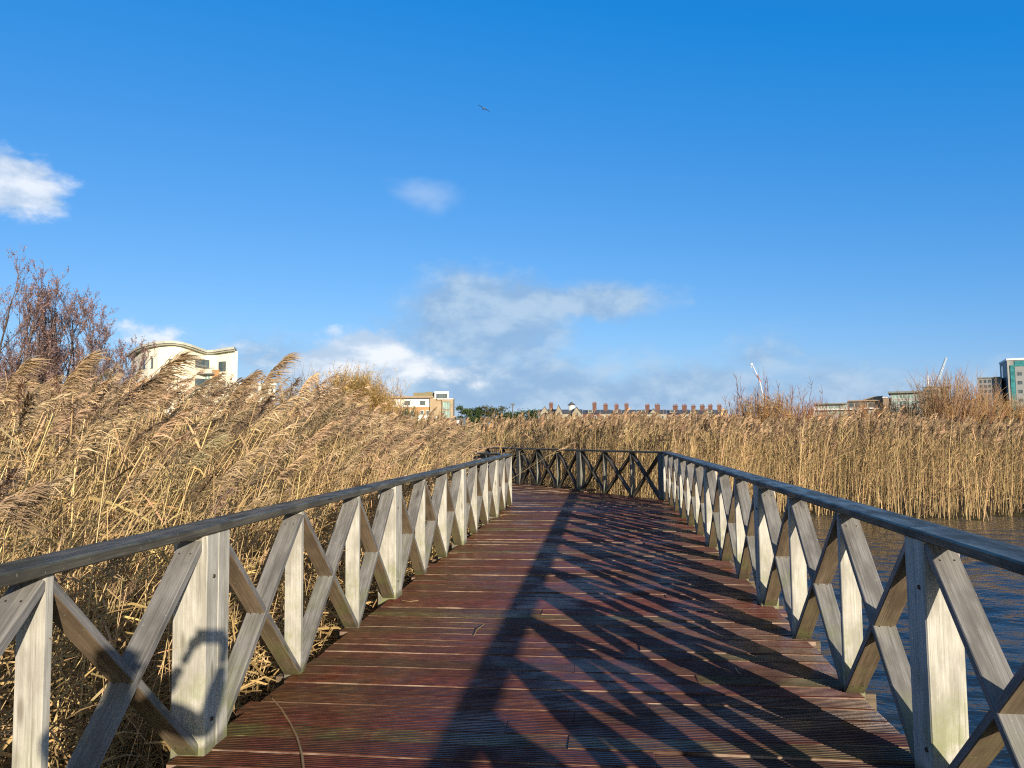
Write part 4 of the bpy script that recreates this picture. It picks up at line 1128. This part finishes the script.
def offices():
    B = Bld('office_building', 848, 200); x, z = B.x, B.z
    B.part('wall', 'lgrey', lambda m: (m.box(x(815), x(848), 0.5, 14, 0, z(404)), m.box(x(848)+0.003, x(890), 0.5, 14, 0, z(401.6))))
    B.part('end_bay', 'whitep', lambda m: m.box(x(808.5), x(815)-0.003, 0, 10, 0, z(406.6)))
    B.part('roof', 'fascia', lambda m: m.box(x(813.5), x(849), -0.8, 14.5, z(404)+0.003, z(402.7)))
    B.part('roof', 'brown', lambda m: (m.box(x(849)+0.003, x(891), -0.6, 14.2, z(401.6)+0.003, z(400.6)),
        m.face([(x(862),2,z(400.6)+0.005),(x(884),2,z(400.6)+0.005),(x(884),2,z(396.4)),(x(874),2,z(397))]),
        m.face([(x(862),2,z(400.6)+0.005),(x(874),2,z(397)),(x(874),12,z(397)),(x(862),12,z(400.6)+0.005)]),
        m.face([(x(874),2,z(397)),(x(884),2,z(396.4)),(x(884),12,z(396.4)),(x(874),12,z(397))]),
        m.face([(x(884),2,z(400.6)+0.005),(x(884),12,z(400.6)+0.005),(x(884),12,z(396.4)),(x(884),2,z(396.4))])))
    for k in range(5): B.window(x(816+k*6.4), x(821.8+k*6.4), z(408.4), z(404.8), 0.5, pane='pale_glass', frame='wframe', bars=1)
    for k in range(5): B.window(x(816+k*6.4), x(821.8+k*6.4), z(414.4), z(410), 0.5, pane='pale_glass', frame='wframe', bars=1)
    for k in range(6): B.window(x(849.5+k*6.6), x(855+k*6.6), z(407.5), z(403.2), 0.5, frame='frame', bars=1)
    B.window(x(809.5), x(814), z(412), z(408), 0, bars=1)
    B.part('balcony', 'whitep', lambda m: (m.box(x(810), x(862), -0.7, 0.49, z(409.8), z(409)), m.box(x(862)+0.003, x(890), -0.5, 0.49, z(409.3), z(408.7))))
    tag(B.root, 'long low white office block with a thin flat roof, right of the orange bush', 'building')
    B = Bld('office_building', 908, 192); x, z = B.x, B.z
    B.part('wall', 'lgrey', lambda m: m.box(x(892), x(924), 0, 12, 0, z(393)))
    B.part('roof', 'fascia', lambda m: m.box(x(889.5), x(925), -1.2, 12.5, z(393)+0.003, z(391.2)))
    for r_ in range(3):
        for k in range(4): B.window(x(893+k*7.6), x(900+k*7.6), z(398.4+r_*6), z(394.4+r_*6), 0, pane='pale_glass', frame='wframe', bars=1)
    B.part('side_bay', 'brown', lambda m: m.box(x(884), x(892)-0.003, 0.4, 9, 0, z(397.2)))
    B.part('side_roof', 'wframe', lambda m: m.box(x(883.4), x(889.4), 0.1, 9.2, z(397.2)+0.003, z(396.2)))
    tag(B.root, 'pale office block with a dark overhanging flat roof, behind the tawny bush', 'building')
    B = Bld('office_building', 938, 205); x, z = B.x, B.z
    B.part('wall', 'stone', lambda m: (m.box(x(925.5), x(951), 0, 11, 0, z(387.2)), m.box(x(929), x(937), 2, 8, z(387.2)+0.003, z(385.2))))
    B.part('roof', 'fascia', lambda m: m.box(x(925), x(951.5), -0.3, 11.3, z(387.2)+0.006, z(386.6)))
    for r_ in range(3):
        for k in range(3): B.window(x(927+k*8), x(932+k*8), z(394+r_*7), z(389.6+r_*7), 0, bars=1)
    B.part('flue', 'whitep', lambda m: m.tube([(x(930), 4, z(385.2)), (x(930), 4, z(374))], [0.22, 0.16], 8))
    tag(B.root, 'tan office block with a tall white flue, half hidden by the feathery bush', 'building')
    # tower and grey block
    B = Bld('office_tower', 1030, 250, R(9)); x, z = B.x, B.z; top = z(358.5)
    ang = R(-14)
    B.part('wall', 'grey', lambda m: m.box(x(1010), x(1062), 0, 16, 0, top-0.3))
    B.part('roof', 'whitep', lambda m: m.box(x(1009.4), x(1062.6), -0.4, 16.4, top-0.297, top+0.35))
    def panel(name, mat, a, b, p0, p1, y=-0.12):
        return B.part(name, mat, lambda m: m.box(x(a), x(b), y, -0.003, p1, p0))
    panel('glazing', 'teal', 1013, 1017.5, top-2.0, 1.0, -0.35); panel('glazing', 'teal', 1017.8, 1060, top-0.6, top-2.4, -0.2)
    panel('cladding', 'grey', 1018, 1060, top-2.6, 1.0); panel('cladding', 'lgrey', 1010.2, 1012.7, top-0.6, 1.0)
    B.part('glazing', 'teal', lambda m: m.box(x(1010)-0.06, x(1010)-0.003, 9, 12, 1.0, top-1.5))
    for r_ in range(7):
        zt = top-4.4-r_*3.0
        for k in range(5): B.window(x(1020+k*8), x(1025+k*8), zt-1.3, zt, -0.12, frame='grey', bars=1)
    tag(B.root, 'tall grey office tower with teal glass strips at the right edge', 'building')
    B = Bld('office_building', 992, 258); x, z = B.x, B.z
    B.part('wall', 'grey', lambda m: m.box(x(980.5), x(1004), 0, 14, 0, z(378)))
    B.part('roof', 'fascia', lambda m: m.box(x(980), x(1004.5), -0.3, 14.3, z(378)+0.003, z(377)))
    for r_ in range(6):
        for k in range(5): B.window(x(982+k*4.4), x(984.6+k*4.4), z(382.6+r_*5), z(379.6+r_*5), 0, bars=0)
    tag(B.root, 'square grey block with rows of small windows, left of the teal tower', 'building')

def lattice(m, p0, p1, w, n, r, mi=0):
    p0, p1 = Vector(p0), Vector(p1); ax = (p1-p0).normalized(); a = ax.orthogonal().normalized(); b = ax.cross(a)
    cs = [(a*s1+b*s2)*w/2 for s1, s2 in ((1,1),(-1,1),(-1,-1),(1,-1))]
    for c in cs: m.tube([p0+c, p1+c*0.6], [r, r*0.8], 4, mi)
    for i in range(n):
        q0, q1 = p0.lerp(p1, i/n), p0.lerp(p1, (i+1)/n); f0, f1 = 1-0.4*i/n, 1-0.4*(i+1)/n
        for k in range(4): m.tube([q0+cs[k]*f0, q1+cs[(k+1) % 4]*f1], [r*0.6, r*0.6], 3, mi)
def cranes():
    B = Bld('crane', 769, 150); x, z = B.x, B.z
    y = 0
    B.part('carrier', 'redp', lambda m: (m.box(x(762), x(790), -1.2, 1.2, 0.7, 2.0), m.box(x(784), x(790), -1.15, 1.15, 2.003, 3.2)))
    for q in (764, 770, 781, 787):
        m = MB(); m.tube([(x(q), -1.4, 0.55), (x(q), 1.4, 0.55)], [0.55, 0.55], 14); m.build('wheel', M['frame'], B.root)
    B.part('cab', 'redp', lambda m: m.box(x(767), x(774), -1.0, 1.0, 2.003, 3.6))
    foot = (x(770), 0, 3.2); mid = (x(761), 0, z(379)); end = (x(754), 0, z(363))
    B.part('boom', 'whitep', lambda m: m.tube([foot, mid], [0.12, 0.11], 6)); B.part('boom', 'redp', lambda m: m.tube([(x(762.6),0,z(382)), (x(759),0,z(374.5))], [0.14, 0.13], 6))
    B.part('jib', 'whitep', lambda m: m.tube([mid, end], [0.10, 0.08], 6))
    B.part('jib_head', 'whitep', lambda m: (m.box(x(753), x(755), -0.25, 0.25, z(364.4), z(362.4)), m.tube([(x(753.2),0,z(364)),(x(753.0),0,z(367))],[0.05,0.05],4)))
    tag(B.root, 'white and red crane boom leaning left above the bare red whips', 'crane')
    B = Bld('crane', 937, 270); x, z = B.x, B.z
    B.part('mast', 'whitep', lambda m: lattice(m, (x(936.5), 12, 0), (x(936.5), 12, z(387)), 1.0, 14, 0.08))
    B.part('jib', 'whitep', lambda m: lattice(m, (x(936.8), 12, z(386.5)), (x(950.2), 12, z(355)), 0.7, 18, 0.075))
    B.part('cab', 'whitep', lambda m: m.box(x(935), x(938), 10.8, 13.2, z(388.6), z(386.6)))
    B.part('counter_jib', 'grey', lambda m: m.box(x(931), x(936), 11.2, 12.8, z(387.6), z(386.6)))
    tag(B.root, 'long thin white crane jib slanting up to the right above the tan office block', 'crane')
offices(); cranes()

# ------------------------------------------------------------------ gull
def gull():
    c = at(483.5, 109, 62); root = empty('gull', c, R(20)); root.rotation_euler = (R(8), R(24), R(25))
    wm, gm, dm = flat('gull_white', (0.75,0.76,0.78), 0.7), flat('gull_grey', (0.42,0.45,0.50), 0.7), flat('gull_dark', (0.06,0.06,0.07), 0.7)
    m = MB(); n = 9; P = [(0, -0.30+0.6*t, 0.02*math.sin(t*3)) for t in np.linspace(0, 1, n)]
    m.tube(P, [0.015, 0.045, 0.062, 0.070, 0.066, 0.055, 0.044, 0.040, 0.012], 8); m.build('body', wm, root, smooth=True, merge=True)
    for s in (-1, 1):
        top = [(0.05,0.02,0.03),(0.22,0.07,0.13),(0.42,0.03,0.10),(0.62,-0.07,0.02)]; m = MB()
        ch = [0.17, 0.15, 0.11, 0.02]
        for i in range(3):
            a, b = top[i], top[i+1]; mi = 1 if i == 2 else 0
            q = [(s*a[0],a[1]+ch[i]*0.4,a[2]),(s*b[0],b[1]+ch[i+1]*0.4,b[2]),(s*b[0],b[1]-ch[i+1]*0.6,b[2]-0.01),(s*a[0],a[1]-ch[i]*0.6,a[2]-0.01)]
            q = q if s < 0 else q[::-1]
            m.face(q, mi=mi); m.face([(p[0],p[1],p[2]-0.014) for p in q[::-1]], mi=mi)
        m.build('wing', [gm, dm], root)
    m = MB(); m.face([(-0.02,-0.28,0),(0.02,-0.28,0),(0.07,-0.42,0),(-0.07,-0.42,0)]); m.face([(-0.07,-0.42,-0.01),(0.07,-0.42,-0.01),(0.02,-0.28,-0.01),(-0.02,-0.28,-0.01)]); m.build('tail', wm, root)
    tag(root, 'gull gliding with spread wings high in the blue sky', 'bird')
gull()

# ------------------------------------------------------------------ stray stems on the boards
def ground_pt(px, py):
    d = ray(px, py); return Vector((0,0,CAM_H))+d*(-CAM_H/d.z)
def stalk(pxs, r, label, lift=0.012):
    P = [ground_pt(*p) for p in pxs]; o = P[0]
    m = MB(); n = len(P)
    m.tube([p-o+Vector((0,0,r+lift*math.sin(i*2.1)**2)) for i, p in enumerate(P)], [r*(1-0.5*i/n) for i in range(n)], 6)
    ob = m.build('fallen_reed', M_stick, smooth=True); ob.location = o
    tag(ob, label, 'reed', 'loose reed stems lying on the boards')
M_stick = flat('dry_stick', (0.30,0.20,0.10), 0.6, 0.3, 6)
stalk([(304,775),(302,758),(297,740),(290,724),(281,711),(272,701)], 0.007, 'long curved brown stem lying on the boards at the bottom left')
stalk([(474,636),(477,631),(484,626)], 0.004, 'short pale stalk lying alone on the boards left of the rail shadow')
stalk([(449,554),(456,555),(463,552)], 0.006, 'short straw beside the foot of the left railing, nearest of the small ones')
stalk([(500,516),(507,515),(519,516)], 0.008, 'straw lying at the foot of the far end of the left railing')
stalk([(418,601),(410,603),(402,602)], 0.005, 'thin straw beside the thick post of the left railing')
stalk([(735,668),(738,674),(741,676)], 0.004, 'tiny dark twig in the shade of the right railing')

# ------------------------------------------------------------------ the photographer, whose shadow falls on the left railing
def skinned(name, joints, edges, mat, parent, sub=2, root=0):
    me = bpy.data.meshes.new(name); me.from_pydata([j[0] for j in joints], edges, []); me.update()
    o = link_mesh(name, me, mat, parent)
    sk_ = o.modifiers.new('skin', 'SKIN'); sk_.use_smooth_shade = True; sk_.branch_smoothing = 0.6
    if not me.skin_vertices: me.attributes.update() if hasattr(me.attributes, 'update') else None
    for i, j in enumerate(joints):
        r = j[1] if isinstance(j[1], tuple) else (j[1], j[1])
        d = me.skin_vertices[0].data[i]; d.radius = r; d.use_root = (i == root)
    sb = o.modifiers.new('subdivision', 'SUBSURF'); sb.levels = sub; sb.render_levels = sub
    return o
def photographer():
    root = empty('person', (-0.10, -0.63, 0.0)); root.scale = (0.955, 0.955, 0.955)
    skin_m = flat('skin', (0.50, 0.31, 0.22), 0.55, 0.08, 20); coat = flat('coat_cloth', (0.035, 0.04, 0.055), 0.85, 0.2, 12)
    jean = flat('trouser_cloth', (0.05, 0.06, 0.09), 0.85, 0.2, 14); hair_m = flat('hair', (0.05, 0.035, 0.025), 0.6, 0.3, 30); shoe = flat('shoe_leather', (0.05, 0.035, 0.025), 0.5)
    phm = flat('phone_case', (0.02, 0.02, 0.025), 0.3)
    J = [((0,0,0.98),(0.15,0.11)), ((0,-0.01,1.18),(0.135,0.10)), ((0,0,1.40),(0.15,0.10)), ((0,0.005,1.52),(0.06,0.06)), ((0,0.02,1.60),(0.066,0.075)), ((0,0.03,1.69),(0.076,0.092)), ((0,0.02,1.77),(0.055,0.07)),
         ((0,0.115,1.665),(0.014,0.016))]
    E_ = [(0,1),(1,2),(2,3),(3,4),(4,5),(5,6),(5,7)]
    for s_ in (-1, 1):
        b = len(J)
        J += [((s_*0.18,0,1.44),0.065), ((s_*0.21+0.05,0.28,1.26),0.047), ((s_*0.115+0.12,0.51,1.52),0.033)]
        E_ += [(2,b),(b,b+1),(b+1,b+2)]
        b = len(J)
        J += [((s_*0.10,0,0.90),0.095), ((s_*0.11,0.02,0.50),0.062), ((s_*0.115,-0.02,0.10),0.042), ((s_*0.125,0.13,0.04),0.035)]
        E_ += [(0,b),(b,b+1),(b+1,b+2),(b+2,b+3)]
    skinned('body', J, E_, skin_m, root)
    K = [((0,0,0.86),(0.185,0.14)), ((0,-0.01,1.15),(0.165,0.125)), ((0,0,1.40),(0.18,0.125)), ((0,0.0,1.50),(0.085,0.085))]; EK = [(0,1),(1,2),(2,3)]
    for s_ in (-1, 1):
        b = len(K); K += [((s_*0.19,0,1.43),0.085), ((s_*0.215+0.05,0.275,1.25),0.064), ((s_*0.125+0.12,0.47,1.48),0.047)]; EK += [(2,b),(b,b+1),(b+1,b+2)]
    skinned('coat', K, EK, coat, root)
    T_ = [((0,0,0.94),(0.165,0.12))]; ET = []
    for s_ in (-1, 1):
        b = len(T_); T_ += [((s_*0.10,0,0.86),0.105), ((s_*0.11,0.02,0.50),0.078), ((s_*0.115,-0.01,0.09),0.068)]; ET += [(0,b),(b,b+1),(b+1,b+2)]
    skinned('trousers', T_, ET, jean, root)
    for s_ in (-1, 1):
        skinned('shoe', [((s_*0.115,-0.05,0.05),(0.045,0.05)), ((s_*0.12,0.06,0.05),(0.05,0.045)), ((s_*0.125,0.17,0.035),(0.042,0.034))], [(0,1),(1,2)], shoe, root)
        # hand gripping its end of the phone: palm, four bent fingers and a thumb
        hx, hy, hz_ = s_*0.102+0.122, 0.545, 1.585
        H_ = [((s_*0.112+0.12,0.505,1.525),0.028), ((hx,hy,hz_),(0.030,0.022)), ((hx-s_*0.004,hy+0.02,hz_+0.045),(0.030,0.016))]; EH = [(0,1),(1,2)]
        for q, (dz, L_) in enumerate(((0.066,0.062),(0.048,0.068),(0.030,0.062),(0.012,0.050))):
            b = len(H_); f = L_/0.068
            H_ += [((hx+s_*0.004,hy+0.040,hz_+dz),0.009), ((hx-s_*0.018*f,hy+0.062,hz_+dz+0.003),0.0085), ((hx-s_*0.045*f,hy+0.060,hz_+dz+0.004),0.007)]
            EH += [(2 if q < 2 else 1,b),(b,b+1),(b+1,b+2)]
        b = len(H_); H_ += [((hx-s_*0.02,hy+0.015,hz_+0.015),0.011), ((hx-s_*0.045,hy+0.030,hz_+0.040),0.0095), ((hx-s_*0.06,hy+0.038,hz_+0.058),0.008)]; EH += [(1,b),(b,b+1),(b+1,b+2)]
        skinned('hand', H_, EH, skin_m, root, sub=1, root=1)
        m = MB(); m.tube([(s_*0.078,0.02,1.66),(s_*0.092,0.015,1.67),(s_*0.086,0.01,1.69)], [0.012,0.018,0.012], 8); m.build('ear', skin_m, root, smooth=True)
        m = MB(); m.tube([(s_*0.032,0.108,1.70),(s_*0.032,0.117,1.70)], [0.012,0.007], 10); m.build('eye', flat('eye', (0.10,0.08,0.07), 0.2), root, smooth=True)
    m = MB(); m.tube([(-0.024,0.108,1.628),(0,0.116,1.626),(0.024,0.108,1.628)], [0.004,0.008,0.004], 8); m.build('mouth', flat('lips', (0.38,0.16,0.13), 0.5), root, smooth=True)
    skinned('hair', [((0,-0.01,1.77),(0.075,0.085)), ((0,-0.05,1.71),(0.082,0.062)), ((0,-0.055,1.64),(0.066,0.045))], [(0,1),(1,2)], hair_m, root)
    tag(root, 'person in a dark coat standing on the boards holding up a phone with both hands', 'person')
    ph = empty('phone', (0.017, -0.070, 1.545))
    m = MB(); m.box(-0.080, 0.080, -0.004, 0.004, 0.0, 0.075); m.build('body', phm, ph)
    m = MB(); m.box(-0.076, 0.076, -0.0055, -0.0042, 0.004, 0.071); m.build('screen', flat('dark_screen', (0.01,0.01,0.012), 0.1), ph)
    m = MB(); m.tube([(-0.02,0.004,0.045),(-0.02,0.007,0.045)], [0.011,0.011], 12); m.build('lens', phm, ph)
    tag(ph, 'dark phone held up level in the hands of the person on the boards', 'phone')
photographer()
